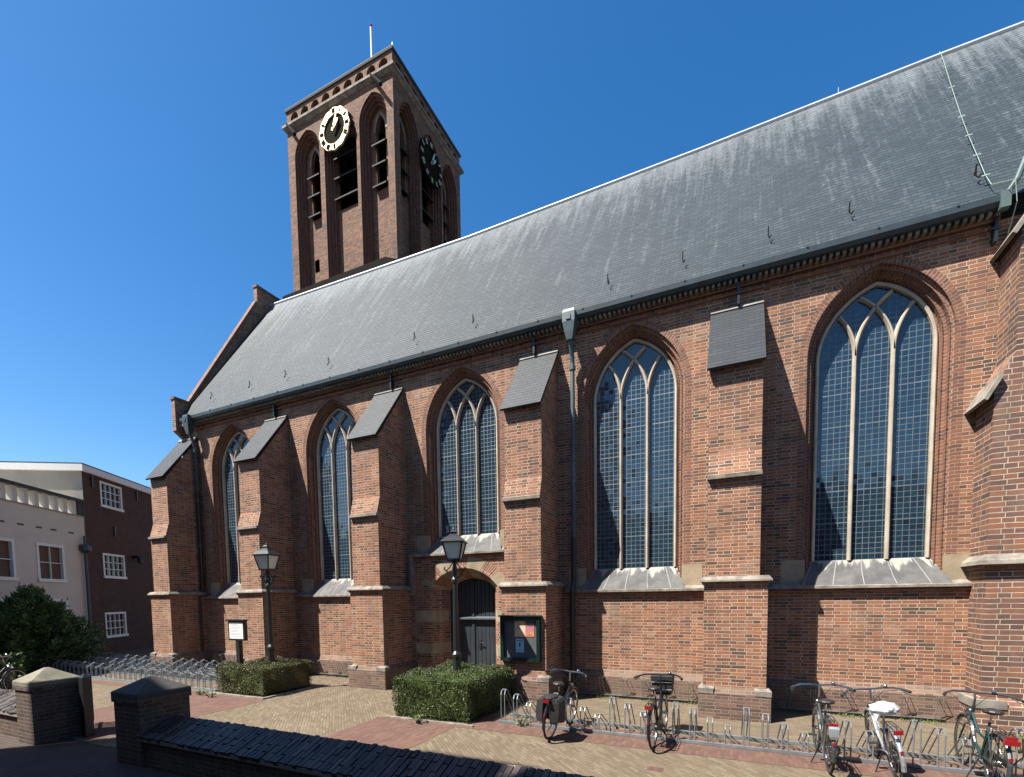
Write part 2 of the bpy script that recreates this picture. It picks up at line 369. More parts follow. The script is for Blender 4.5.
# ------------------------------------------------------------------ mesh builder
class MB:
    def __init__(s): s.v = []; s.f = []; s.uv = []; s.mi = []; s.sm = []

    def face(s, pts, uv=None, m=0, smooth=False):
        pts = [Vector(p) for p in pts]
        i = len(s.v); s.v += pts; s.f.append(list(range(i, i + len(pts)))); s.mi.append(m); s.sm.append(smooth)
        if uv is None:
            n = Vector((0, 0, 0))
            for a in range(len(pts)):
                p, q = pts[a], pts[(a + 1) % len(pts)]
                n += Vector(((p.y - q.y) * (p.z + q.z), (p.z - q.z) * (p.x + q.x), (p.x - q.x) * (p.y + q.y)))
            n = n.normalized() if n.length > 1e-12 else Vector((0, 0, 1))
            if abs(n.z) > 0.999: uv = [(p.x, p.y) for p in pts]
            else:
                t = Vector((0, 0, 1)).cross(n).normalized(); b = n.cross(t)
                if abs(t.x) > abs(t.y): t = t if t.x > 0 else -t
                else: t = t if t.y > 0 else -t
                uv = [(p.dot(t), p.dot(b)) for p in pts]
        s.uv.append(uv)

    def box(s, x0, x1, y0, y1, z0, z1, m=0, skip=''):
        P = [(x0, y0, z0), (x1, y0, z0), (x1, y1, z0), (x0, y1, z0), (x0, y0, z1), (x1, y0, z1), (x1, y1, z1), (x0, y1, z1)]
        for k, q in dict(b=(0, 3, 2, 1), t=(4, 5, 6, 7), s=(0, 1, 5, 4), e=(1, 2, 6, 5), n=(2, 3, 7, 6), w=(3, 0, 4, 7)).items():
            if k not in skip: s.face([P[i] for i in q], m=m)
        return s

    def obox(s, c, ax, ay, az, m=0):
        c = Vector(c); ax, ay, az = Vector(ax), Vector(ay), Vector(az)
        P = [c + sx * ax + sy * ay + sz * az for sz in (-1, 1) for sx, sy in ((-1, -1), (1, -1), (1, 1), (-1, 1))]
        for q in ((0, 3, 2, 1), (4, 5, 6, 7), (0, 1, 5, 4), (1, 2, 6, 5), (2, 3, 7, 6), (3, 0, 4, 7)):
            s.face([P[i] for i in q], m=m)
        return s

    def loft(s, rings, closed=True, cap=True, m=0, smooth=False):
        for a, b in zip(rings[:-1], rings[1:]):
            n = len(a)
            for i in range(n if closed else n - 1):
                j = (i + 1) % n
                s.face([a[i], a[j], b[j], b[i]], m=m, smooth=smooth)
        if cap:
            s.face(list(reversed(rings[0])), m=m); s.face(rings[-1], m=m)
        return s

    def prism(s, poly, axis, a, b, m=0):
        """polygon in the plane across `axis`, extruded from a to b"""
        def mk(p, h): return {'x': (h, p[0], p[1]), 'y': (p[0], h, p[1]), 'z': (p[0], p[1], h)}[axis]
        n = len(poly)
        tri = tessellate_polygon([[Vector((p[0], p[1], 0)) for p in poly]])
        for t in tri:
            s.face([mk(poly[i], a) for i in t], m=m); s.face([mk(poly[i], b) for i in reversed(t)], m=m)
        for i in range(n):
            j = (i + 1) % n
            s.face([mk(poly[i], a), mk(poly[i], b), mk(poly[j], b), mk(poly[j], a)], m=m)
        return s

    def tube(s, pts, r, n=8, closed=False, m=0, cap=True):
        pts = [Vector(p) for p in pts]; k = len(pts)
        rr = r if isinstance(r, (list, tuple)) else [r] * k
        tang = []
        for i in range(k):
            if closed: t = pts[(i + 1) % k] - pts[i - 1]
            else: t = pts[min(i + 1, k - 1)] - pts[max(i - 1, 0)]
            tang.append(t.normalized() if t.length > 0 else Vector((0, 0, 1)))
        up = Vector((0, 0, 1)) if abs(tang[0].z) < 0.9 else Vector((1, 0, 0))
        nrm = (up - tang[0] * up.dot(tang[0])).normalized()
        rings = []
        for i in range(k):
            nrm = nrm - tang[i] * nrm.dot(tang[i])
            nrm = nrm.normalized() if nrm.length > 1e-6 else tang[i].orthogonal().normalized()
            bn = tang[i].cross(nrm)
            rings.append([pts[i] + (nrm * math.cos(a) + bn * math.sin(a)) * rr[i] for a in (2 * PI * q / n for q in range(n))])
        if closed: rings.append(rings[0])
        s.loft(rings, True, cap and not closed, m, True)
        return s

    def lathe(s, prof, n=16, c=(0, 0, 0), m=0, smooth=True, rot=0.0):
        c = Vector(c)
        rings = [[c + Vector((r * math.cos(rot + 2 * PI * q / n), r * math.sin(rot + 2 * PI * q / n), z)) for q in range(n)] for r, z in prof]
        return s.loft(rings, True, True, m, smooth)

    def ell(s, c, rx, ry, rz, nu=12, nv=8, m=0, fn=None):
        c = Vector(c); rings = []
        for j in range(nv + 1):
            th = -PI / 2 + PI * j / nv
            ring = []
            for i in range(nu):
                a = 2 * PI * i / nu
                p = Vector((math.cos(th) * math.cos(a), math.cos(th) * math.sin(a), math.sin(th)))
                if fn: p = fn(p)
                ring.append(c + Vector((p.x * rx, p.y * ry, p.z * rz)))
            rings.append(ring)
        return s.loft(rings, True, False, m, True)

    def build(s, name, mats, parent=None):
        me = bpy.data.meshes.new(name)
        me.from_pydata([tuple(v) for v in s.v], [], s.f)
        uvl = me.uv_layers.new(name='UVMap')
        flat = [c for f in s.uv for p in f for c in (p[0], p[1])]
        uvl.data.foreach_set('uv', flat)
        mats = mats if isinstance(mats, (list, tuple)) else [mats]
        for mt in mats: me.materials.append(M[mt] if isinstance(mt, str) else mt)
        me.polygons.foreach_set('material_index', s.mi)
        me.polygons.foreach_set('use_smooth', s.sm)
        me.update()
        o = bpy.data.objects.new(name, me); COL.objects.link(o)
        if parent is not None: o.parent = parent
        return o


def weld(o, d=0.0005):
    import bmesh
    bm = bmesh.new(); bm.from_mesh(o.data)
    bmesh.ops.remove_doubles(bm, verts=bm.verts, dist=d); bm.to_mesh(o.data); bm.free()
    return o


def tag(o, label, cat, group=None, kind=None):
    if label: o['label'] = label
    if cat: o['category'] = cat
    if group: o['group'] = group
    if kind: o['kind'] = kind
    return o


def thing(name, label, cat, loc=(0, 0, 0), rz=0.0, group=None):
    o = bpy.data.objects.new(name, None); COL.objects.link(o)
    o.location = loc; o.rotation_euler = (0, 0, rz); o.empty_display_size = 0.2
    return tag(o, label, cat, group)


def struct(mb, name, mat):
    o = mb.build(name, mat); o['kind'] = 'structure'; return o


def dup(root, loc, rot, label=None):
    r = root.copy(); COL.objects.link(r); r.location = loc; r.rotation_euler = rot
    if label: r['label'] = label
    for ch in list(root.children):
        c = ch.copy(); COL.objects.link(c); c.parent = r
        for g in list(ch.children):
            d = g.copy(); COL.objects.link(d); d.parent = c
    return r


# ------------------------------------------------------------------ arches and walls with openings
def arch_geo(xl, xr, zs, za):
    a = (xr - xl) / 2; h = za - zs
    if h >= a * 0.999:
        R = (a * a + h * h) / (2 * a); return ('p', R)
    R = (a * a + h * h) / (2 * h); return ('s', R)


def outline(xl, xr, z0, zs, za, inset=0.0, n=10, bottom=None):
    """closed outline: bottom-left, bottom-right, then right spring over the apex to left spring"""
    k, R = arch_geo(xl, xr, zs, za); mid = (xl + xr) / 2
    pts = []
    if k == 'p':
        r = R - inset; cl = xl + R; cr = xr - R
        tr = math.acos(max(-1, min(1, (mid - cr) / r)))
        right = [(cr + r * math.cos(tr * i / n), zs + r * math.sin(tr * i / n)) for i in range(n + 1)]
        left = [(2 * mid - x, z) for x, z in reversed(right[:-1])]
        pts = right + left
    else:
        cz = za - R; r = R - inset
        al = math.asin(min(1, ((xr - xl) / 2 - inset) / r))
        pts = [(mid + r * math.sin(al - 2 * al * i / (2 * n)), cz + r * math.cos(al - 2 * al * i / (2 * n))) for i in range(2 * n + 1)]
    b = z0 if bottom is None else bottom
    return [(pts[-1][0], b), (pts[0][0], b)] + pts


def wall_poly(mb, outer, holes, fn, m=0, flip=False):
    polys = [[Vector((p[0], p[1], 0)) for p in outer]] + [[Vector((p[0], p[1], 0)) for p in h] for h in holes]
    flat = [p for q in polys for p in q]
    for t in tessellate_polygon(polys):
        a = [flat[i] for i in t]
        ar = (a[1].x - a[0].x) * (a[2].y - a[0].y) - (a[2].x - a[0].x) * (a[1].y - a[0].y)
        if abs(ar) < 1e-9: continue
        if (ar < 0) != flip: a = a[::-1]
        mb.face([fn(p.x, p.y) for p in a], uv=[(p.x, p.y) for p in a], m=m)


def reveal(mb, outs, depths, fn, m=0, skip_bottom=True, mfun=None):
    """faces between successive outlines (lists of (u,z)) at the given depths; fn(u,z,depth) -> 3D"""
    n = len(outs[0]); prof = 0.0
    for k in range(len(outs) - 1):
        A, B = outs[k], outs[k + 1]
        w = math.hypot(abs(A[1][0] - B[1][0]), depths[k + 1] - depths[k])
        s = A[1][1]
        for i in range(1 if skip_bottom else 0, n):
            j = (i + 1) % n
            L = math.hypot(A[i][0] - A[j][0], A[i][1] - A[j][1])
            mm = mfun(i, A[i], A[j]) if mfun else m
            mb.face([fn(A[i][0], A[i][1], depths[k]), fn(A[j][0], A[j][1], depths[k]), fn(B[j][0], B[j][1], depths[k + 1]), fn(B[i][0], B[i][1], depths[k + 1])],
                    uv=[(prof, s), (prof, s + L), (prof + w, s + L), (prof + w, s)], m=mm)
            s += L
        prof += w


# ================================================================== GROUND
def build_ground():
    struct(MB().box(-900, 900, -900, 900, -0.5, -0.03, skip='bsenw'), 'ground', 'ground')
    mb = MB(); mb.face([(-26, -6.5, 0), (14, -6.5, 0), (14, 9, 0), (-26, 9, 0)], m=0)
    struct(mb, 'pavement', 'yellow_pave')
    struct(MB().box(-60, 30, -18, -6.5, -0.02, -0.004, skip='bsenw'), 'street', 'street')
    mb = MB()

    def quad(x0, x1, y0, y1, z=0.004): mb.face([(x0, y0, z), (x1, y0, z), (x1, y1, z), (x0, y1, z)])
    quad(-12.2, -9.45, -6.4, -3.2); quad(-6.05, -4.35, -6.4, -3.42); quad(-4.35, 12, -3.5, -2.6); quad(-22, -12.2, -3.42, -3.12)
    quad(-0.98, -0.78, -4.32, -4.18)
    struct(mb, 'path', 'red_pave')
    mb = MB()
    mb.face([(-22, -3.1, 0.004), (-11.45, -3.1, 0.004), (-11.45, -0.1, 0.004), (-22, -0.1, 0.004)])
    mb.face([(-4.15, -2.6, 0.004), (12, -2.6, 0.004), (12, -0.1, 0.004), (-4.15, -0.1, 0.004)])
    struct(mb, 'pavement', 'yellow_rows')
    # kerbs round the planting beds
    mb = MB()
    mb.box(-11.5, -9.6, -3.18, -3.1, 0, 0.035); mb.box(-9.68, -9.6, -3.1, -1.4, 0, 0.035)
    mb.box(-5.95, -4.05, -3.42, -3.36, 0, 0.03)
    struct(mb, 'kerb', 'ledge')


build_ground()

# ================================================================== CHURCH
church = thing('church', 'long red brick church with slate roof, buttresses and tall pointed leaded windows', 'church')
BX = [-16.83, -12.56, -8.32, -4.065, 0.0]      # buttress centres
WX = [-14.65, -10.37, -6.15, -1.985, 2.24]      # window centres
XW, XE = -17.14, 3.9
EAVE = 8.1
RIDGE_Y, RIDGE_Z = 3.65, 14.0


def S(u, z, d=0.0): return (u, d, z)


def win_dims(i):
    c = WX[i]; sill = 3.40 if i == 2 else 2.40
    return c - 1.055, c + 1.055, sill, 6.5, 7.89


def build_church():
    # --- upper wall at y = 0
    mb = MB()
    holes = []
    for i in range(5):
        xl, xr, z0, zs, za = win_dims(i)
        o = outline(xl, xr, z0, zs, za, -0.125)
        holes.append(o)
    door_out = outline(-7.12, -5.2, 0, 2.52, 2.98)
    outer = [(XW, 2.25), (-7.66, 2.25), (-7.66, 3.28), (-4.5, 3.28), (-4.5, 2.25), (6, 2.25), (6, EAVE), (XW, EAVE)]
    wall_poly(mb, outer, holes, lambda u, z: (u, 0, z))
    # lower wall 6 cm proud with the doorway cut out
    lo = [(XW, 0.45), (-7.6, 0.45), (-7.6, 0), (-7.12, 0), (-7.12, 2.52)] + list(reversed(door_out[2:-1])) + \
         [(-5.2, 2.52), (-5.2, 0), (-4.7, 0), (-4.7, 0.45), (6, 0.45), (6, 2.27), (-4.5, 2.27), (-4.5, 3.27), (-7.66, 3.27), (-7.66, 2.27), (XW, 2.27)]
    # drop duplicate springing points
    clean = []
    for p in lo:
        if not clean or math.hypot(p[0] - clean[-1][0], p[1] - clean[-1][1]) > 1e-4: clean.append(p)
    wall_poly(mb, clean, [], lambda u, z: (u, -0.06, z))
    mb.face([(-7.66, -0.06, 2.27), (-7.66, -0.06, 3.27), (-7.66, 0, 3.27), (-7.66, 0, 2.27)])
    # the other walls
    mb.face([(6, 7.3, 0), (XW + .2, 7.3, 0), (XW + .2, 7.3, EAVE), (6, 7.3, EAVE)])
    wall = mb.build('wall', 'brick', church)
    # plinth
    mb = MB()
    for a, b in ((XW, -7.6), (-4.7, 4.2)):
        mb.face([(a, -0.17, 0), (b, -0.17, 0), (b, -0.17, 0.46), (a, -0.17, 0.46)])
        mb.face([(a, -0.17, 0.46), (b, -0.17, 0.46), (b, -0.06, 0.60), (a, -0.06, 0.60)])
    mb.face([(-7.6, -0.17, 0), (-7.6, -0.06, 0), (-7.6, -0.06, .6), (-7.6, -0.17, .46)]); mb.face([(-4.7, -0.17, 0), (-4.7, -0.06, 0), (-4.7, -0.06, .6), (-4.7, -0.17, .46)])
    mb.build('plinth', 'plinth', wall)
    # string course: sloping stone top on a brick roll
    mb = MB()

    def string(x0, x1, z, yb=-0.06, ya=0.0):
        mb.prism([(ya, z + 0.09), (yb - 0.10, z + 0.02), (yb - 0.10, z - 0.025), (yb - 0.02, z - 0.03), (ya + 0.02, z - 0.03)], 'x', x0, x1, 0)
        mb.prism([(yb + .001, z - 0.03), (yb - 0.055, z - 0.034), (yb - 0.055, z - 0.075), (yb + .001, z - 0.10)], 'x', x0, x1, 1)
    for a, b in ((XW, -7.66), (-4.5, 3.9)): string(a, b, 2.34)
    string(-7.72, -4.45, 3.34)
    mb.box(-7.72, -7.64, -0.14, 0.0, 2.36, 3.3, 0)
    mb.build('string_course', ['ledge', 'orange'], wall)
    # cornice under the gutter: brick frieze, roll and a row of little brackets
    mb = MB()
    mb.box(XW, 3.75, -0.07, 0, 8.06, 8.16, 0); mb.box(XW, 3.75, -0.05, 0, 7.95, 8.0, 1)
    x = XW + 0.1
    while x < 3.7:
        mb.box(x, x + 0.05, -0.19, -0.07, 8.10, 8.155, 2); x += 0.10
    mb.build('cornice', ['orange', 'orange', 'stone'], wall)

    # --- roof
    mb = MB()
    prof = [(-17.02, 14.04), (-16.2, 14.02), (-7.83, 13.80), (-0.93, 13.82), (3.97, 13.90), (8, 13.9)]
    ys, zs_ = -0.22, 8.30
    for (xa, za), (xb, zb) in zip(prof[:-1], prof[1:]):
        n = max(1, int((xb - xa) / 2.2)); m_ = 6
        for q in range(n):
            x0 = xa + (xb - xa) * q / n; x1 = xa + (xb - xa) * (q + 1) / n
            z0 = za + (zb - za) * q / n; z1 = za + (zb - za) * (q + 1) / n
            L = math.hypot(RIDGE_Y - ys, 14 - zs_)
            for r in range(m_):
                t0, t1 = r / m_, (r + 1) / m_

                def pt(x, zr, t):
                    bow = 0.03 * math.sin(x * 1.7) * math.sin(PI * t)
                    return (x, ys + (RIDGE_Y - ys) * t, zs_ + (zr - zs_) * t + bow)
                mb.face([pt(x0, z0, t0), pt(x1, z1, t0), pt(x1, z1, t1), pt(x0, z0, t1)],
                        uv=[(x0, L * (1 - t0)), (x1, L * (1 - t0)), (x1, L * (1 - t1)), (x0, L * (1 - t1))])
            mb.face([(x0, RIDGE_Y, z0), (x1, RIDGE_Y, z1), (x1, 7.6, zs_), (x0, 7.6, zs_)])
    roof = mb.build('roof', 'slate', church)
    mb = MB(); mb.tube([(x, RIDGE_Y, z + 0.0) for x, z in prof], 0.06, 8)
    for x in (2.1,):
        z = 13.86; mb.tube([(x, RIDGE_Y, z), (x, RIDGE_Y, z + 0.20)], 0.007, 5)
    mb.build('ridge_cap', 'lead', roof)
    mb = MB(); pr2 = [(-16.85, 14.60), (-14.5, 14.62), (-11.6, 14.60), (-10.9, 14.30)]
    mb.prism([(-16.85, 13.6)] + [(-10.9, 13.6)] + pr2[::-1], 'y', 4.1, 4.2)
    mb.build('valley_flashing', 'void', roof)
    for x in (-15.71, -13.85, -12.27, -10.54, -7.57, -5.83, -2.52, -1.0, 0.52, 1.79, 3.49):
        mb = MB(); z = 8.28 + (0.08 + .3) * 1.46
        mb.tube([(0, 0, 0.02), (0, -0.07, 0.14), (0, -0.07, -0.03), (0.02, -0.12, -0.10), (0.05, -0.13, -0.06)], 0.011, 6)
        h = mb.build('roof_hook', 'void', roof); h.location = (x, 0.08 + .1, z + .14)
    mb = MB()
    cab = [(3.9, 3.5, 13.82), (3.9, 3.36, 13.62), (3.77, 2.28, 12.06), (3.68, 1.45, 10.85), (3.64, .97, 10.15), (3.61, .5, 9.47), (3.58, .05, 8.82), (3.6, -.12, 8.55), (3.75, -.46, 8.33), (3.78, -.46, 8.0), (3.82, -.1, 7.7)]
    mb.tube([(x, y - 0.03, z + 0.03) for x, y, z in cab], 0.0055, 6)
    for x, y, z in cab[2:7]: mb.obox((x, y - .04, z + .03), (0.05, 0, 0), (0, .003, .002), (0, .008, .012))
    mb.build('lightning_conductor', 'verdigris', roof)

    # --- gutter and downpipes
    mb = MB()
    mb.prism([(-0.06, 8.16), (-0.25, 8.16), (-0.29, 8.22), (-0.30, 8.31), (-0.27, 8.31), (-0.25, 8.24), (-0.06, 8.24)], 'x', XW + .35, 3.78)
    for x in [XW + 0.9 + k * 1.02 for k in range(20)]: mb.box(x, x + 0.03, -0.31, -0.20, 8.30, 8.33)
    gut = mb.build('gutter', 'gutter', church)

    def downpipe(x, zinc_to, hop='zinc'):
        mb = MB()
        mb.loft([[(x + sx * w, -0.30 + sy * w * 0.9, z) for sx, sy in ((-1, -1), (1, -1), (1, 1), (-1, 1))] for w, z in ((0.12, 8.32), (0.135, 8.26), (0.135, 8.07), (0.10, 7.88), (0.065, 7.72))])
        mb.obox((x, -0.43, 8.15), (.05, 0, 0), (0, .008, 0), (0, 0, .05))
        mb.tube([(x, -0.28, 7.75), (x, -0.17, 7.45), (x, -0.14, 7.3), (x, -0.14, zinc_to)], 0.05, 10)
        for z in (7.2, 5.6, 4.1): mb.tube([(x, -.14, z - .04), (x, -.14, z + .04)], 0.07, 10)
        p = mb.build('downpipe', hop, church)
        mb = MB(); mb.tube([(x, -0.14, zinc_to), (x, -0.14, 2.6), (x, -0.26, 2.35), (x, -0.26, 0.25), (x, -0.34, 0.08)], 0.062, 10)
        for z in (1.9, 1.0): mb.tube([(x, -.26, z - .03), (x, -.26, z + .03)], 0.075, 10)
        mb.build('iron_shoe', 'black_pipe', p)
    downpipe(-3.24, 3.55); downpipe(-16.3, 5.9, 'gutter')
    mb = MB(); mb.box(3.66, 3.78, -0.32, -0.2, 8.10, 8.34); mb.tube([(3.74, -.26, 8.3), (3.84, -.30, 8.46), (3.98, -.3, 8.9)], 0.04, 8)
    mb.build('rain_hopper', 'copper', gut)

    # --- west gable wall with kneelers
    mb = MB()
    poly = [(-0.02, 0), (-0.02, 7.75), (-0.30, 7.95), (-0.30, 9.0), (0.24, 9.0), (3.02, 13.78), (3.02, 14.45), (4.18, 14.45), (4.18, 13.78), (6.96, 9.0), (7.7, 9.0), (7.7, 7.95), (7.3, 7.75), (7.3, 0)]
    mb.prism(poly, 'x', -17.16, -16.98)
    g = mb.build('west_gable', 'brick', church)
    mb = MB()
    for (a, b), (c, d) in (((0.20, 9.03), (3.00, 13.84)),):
        mb.obox((-17.07, (a + c) / 2, (b + d) / 2), (0.105, 0, 0), ((c - a) / 2, 0, (d - b) / 2) and (0, (c - a) / 2, (d - b) / 2), (0, -0.05 * 0.86, 0.05 * 0.5))
    mb.box(-17.19, -16.95, -.33, .22, 8.98, 9.05); mb.box(-17.19, -16.95, 2.99, 4.2, 14.42, 14.5)
    mb.build('gable_coping', 'orange', g)

    # --- wall anchors
    for x in (-12.55, -8.19, -4.155, 0.03, 3.69):
        MB().box(x - .022, x + .022, -0.13, -0.001, 7.72, 8.12).obox((x, -.12, 7.92), (.05, 0, 0), (0, .02, 0), (0, 0, .02)).build('wall_anchor', 'iron', church)


def build_window(i):
    xl, xr, z0, zs, za = win_dims(i)
    ins = [-0.125, 0.0, 0.0, 0.04, 0.065, 0.07, 0.11, 0.13, 0.135, 0.165]
    dep = [0.0, 0.0, 0.06, 0.075, 0.06, 0.15, 0.165, 0.15, 0.25, 0.27]
    outs = [outline(xl, xr, z0, zs, za, q, 12) for q in ins]
    mb = MB(); reveal(mb, outs, dep, lambda u, z, d: (u, d, z))
    win = mb.build('window', 'orange', church)
    # cream stone frame and intersecting tracery
    zb = z0 + 0.43
    fr = [outline(xl, xr, zb, zs, za, q, 16) for q in (0.165, 0.165, 0.185, 0.22, 0.222)]
    mb = MB(); reveal(mb, fr, [0.27, 0.235, 0.22, 0.24, 0.34], lambda u, z, d: (u, d, z))
    gl, gr = xl + 0.205, xr - 0.205; w = gr - gl
    kind, R = arch_geo(xl, xr, zs, za); r = R - 0.205

    def bar(path, hw=0.034, y0=0.215, y1=0.33):
        rings = []
        for k, p in enumerate(path):
            a = path[max(k - 1, 0)]; b = path[min(k + 1, len(path) - 1)]
            t = Vector((b[0] - a[0], b[1] - a[1])).normalized(); nn = Vector((t.y, -t.x))
            A = [(p[0] + nn.x * o, yy, p[1] + nn.y * o) for o, yy in ((-hw, y1), (-hw, y0 + .045), (-hw * .35, y0), (hw * .35, y0), (hw, y0 + .045), (hw, y1))]
            rings.append(A)
        mb.loft(rings, True, True)
    mid = (xl + xr) / 2; RL = xl + R; RR = xr - R           # arc centres of the main arch
    for k in (1, 2):
        x = gl + w * k / 3
        bar([(x, zb), (x, zs)])
        # arc to the right: the left side of the arch moved over; ends on the right side of the arch
        c = RL + w * k / 3
        pts = []
        for q in range(41):
            th = PI - PI * 0.75 * q / 40
            p = (c + r * math.cos(th), zs + r * math.sin(th))
            if p[0] > mid and math.hypot(p[0] - RR, p[1] - zs) > r: break
            pts.append(p)
        if len(pts) > 2: bar(pts, 0.034)
        c = RR - w * (3 - k) / 3
        pts = []
        for q in range(41):
            th = PI * 0.75 * q / 40
            p = (c + r * math.cos(th), zs + r * math.sin(th))
            if p[0] < mid and math.hypot(p[0] - RL, p[1] - zs) > r: break
            pts.append(p)
        if len(pts) > 2: bar(pts, 0.034)
    mb.build('tracery', 'tracery', win)
    mb = MB()
    g = outline(xl, xr, zb - .02, zs, za, 0.20, 16)
    wall_poly(mb, g, [], lambda u, z: (u, 0.30, z))
    mb.build('glazing', 'glass', win)
    # sill: sloping slabs between two upright sandstone blocks
    mb = MB()
    zt, yt, zl, yl = zb + .01, 0.28, z0 - .02, -0.13
    L = math.hypot(zt - zl, yt - yl)
    n = 8
    for q in range(n):
        a = xl - 0.05 + (xr - xl + 0.1) * q / n; b = xl - .05 + (xr - xl + 0.1) * (q + 1) / n
        ta = xl + 0.16 + (xr - xl - 0.32) * q / n; tb = xl + .16 + (xr - xl - 0.32) * (q + 1) / n
        mb.face([(a, yl, zl), (b, yl, zl), (tb, yt, zt), (ta, yt, zt)], uv=[(a - xl, L), (b - xl, L), (b - xl, 0), (a - xl, 0)])
    mb.box(xl - .06, xr + .06, yl - .004, 0.25, zl - 0.03, zl, 1)
    mb.face([(xl - .05, yl, zl), (xl + .16, yt, zt), (xl - .02, yt, zl)], m=1); mb.face([(xr + .05, yl, zl), (xr - .16, yt, zt), (xr + .02, yt, zl)], m=1)
    for sx, xa in ((-1, xl), (1, xr)):
        a, b = (xa - 0.36, xa + 0.035) if sx < 0 else (xa - 0.035, xa + 0.36)
        mb.box(a, b, -0.004, 0.2, z0 + .0, z0 + 0.46, 2)
    mb.build('sill', ['sill', 'stone', 'sand'], win)


def build_buttress(x, k):
    hw = 0.425
    mb = MB()
    # front-to-back profile of the brick body, one side slightly wider below the string course
    def ring(h, p, z, e=0.0): return [(x - h, -p, z), (x + h + e, -p, z), (x + h + e, 0.0, z), (x - h, 0.0, z)]
    mb.face([(x - hw, -1.03, 4.72), (x + hw, -1.03, 4.72), (x + hw, -1.03, 6.22), (x - hw, -1.03, 6.22)])
    for sx in (-1, 1):
        X = x + sx * hw
        P = [(X, -1.12, 2.45), (X, -1.12, 4.30), (X, -1.03, 4.72), (X, -1.03, 6.22), (X, 0, 7.60), (X, 0, 2.45)]
        mb.face(P if sx > 0 else P[::-1])
    mb.face([(x - hw, -1.12, 2.45), (x + hw, -1.12, 2.45), (x + hw, -1.12, 4.30), (x - hw, -1.12, 4.30)])
    h2 = hw + 0.045; x0_ = x; x = x + 0.04; h2 += 0.04; pl = -1.20
    for sx in (-1, 1):
        X = x + sx * h2
        P = [(X, pl, 0.55), (X, pl, 2.47), (X, -.05, 2.47), (X, -.05, 0.55)]
        mb.face(P if sx > 0 else P[::-1])
    mb.face([(x - h2, pl, 0.55), (x + h2, pl, 0.55), (x + h2, pl, 2.47), (x - h2, pl, 2.47)])
    b = mb.build('buttress', 'brick', church); x = x0_
    # weathered ledge half way up
    mb = MB()
    mb.face([(x - hw, -1.15, 4.34), (x + hw, -1.15, 4.34), (x + hw, -1.025, 4.78), (x - hw, -1.025, 4.78)])
    for sx in (-1, 1):
        X = x + sx * (hw + .006)
        mb.face([(X, -1.15, 4.30), (X, -1.15, 4.34), (X, -1.025, 4.78), (X, -1.0, 4.78), (X, -1.1, 4.30)][::sx])
    mb.box(x - hw - .01, x + hw + .01, -1.20, -1.02, 4.27, 4.335, 1)
    mb.build('ledge', ['brick', 'ledge'] if k != 4 else ['brick', 'ledge'], b)
    # string course wraps round three sides
    mb = MB()
    x = x0_ + .04
    for z0, z1, e0, e1, m in ((2.49, 2.555, .065, .01, 0), (2.46, 2.49, .07, .065, 0), (2.40, 2.46, .015, .045, 1)):
        A = [(x - h2 - e0, pl - e0, z0), (x + h2 + e0, pl - e0, z0), (x + h2 + e0, -0.05, z0), (x - h2 - e0, -0.05, z0)]
        B = [(x - h2 - e1, pl - e1, z1), (x + h2 + e1, pl - e1, z1), (x + h2 + e1, -0.05, z1), (x - h2 - e1, -0.05, z1)]
        mb.loft([A, B], True, True, m)
    mb.build('string_course', ['ledge', 'orange'], b)
    # plinth with stone corners
    mb = MB(); h3 = h2 + 0.075
    A = [(x - h3, -1.275, 0), (x + h3, -1.275, 0), (x + h3, -.1, 0), (x - h3, -.1, 0)]
    B = [(p[0], p[1], 0.46) for p in A]
    Cc = [(x - h2, pl, 0.58), (x + h2, pl, 0.58), (x + h2, -.1, 0.58), (x - h2, -.1, 0.58)]
    mb.loft([A, B], True, False, 0); mb.loft([B, Cc], True, False, 0)
    for sx in (-1, 1):
        cx = x + sx * (h3 - 0.125)
        mb.obox((cx + sx * .004, -1.275 + .10, 0.50), (0.13, 0, 0), (0, 0.108, 0), (0, 0, 0.045), 1)
        mb.loft([[(cx - .13, -1.283, .545), (cx + .134, -1.283, .545), (cx + .134, -1.02, .545), (cx - .13, -1.02, .545)],
                 [(cx - .11 - sx * .03, -1.16, .60), (cx + .11 - sx * .03, -1.16, .60), (cx + .11 - sx * .03, -1.04, .60), (cx - .11 - sx * .03, -1.04, .60)]], True, True, 1)
    mb.build('plinth', ['plinth', 'ledge'], b)
    # slate cap
    x = x0_
    mb = MB(); hc = hw + 0.035
    a = Vector((0, -1.13, 6.17)); c = Vector((0, 0.0, 7.66)); nrm = Vector((0, -1.49, 1.13)).normalized() * 0.05
    nrm = Vector((0, -(c.z - a.z), (c.y - a.y))).normalized() * 0.05
    P = [(x - hc, a.y, a.z), (x + hc, a.y, a.z), (x + hc, c.y, c.z), (x - hc, c.y, c.z)]
    Q = [tuple(Vector(p) + nrm) for p in P]
    mb.face(Q); mb.face([P[0], P[1], Q[1], Q[0]]); mb.face([P[1], P[2], Q[2], Q[1]]); mb.face([P[3], P[0], Q[0], Q[3]]); mb.face(P[::-1])
    mb.obox((x, 0.0 - .03, 7.70), (hc, 0, 0), (0, .035, .045), (0, -.02, .016), 1)
    mb.build('slate_cap', ['cap_slate', 'stone'], b)


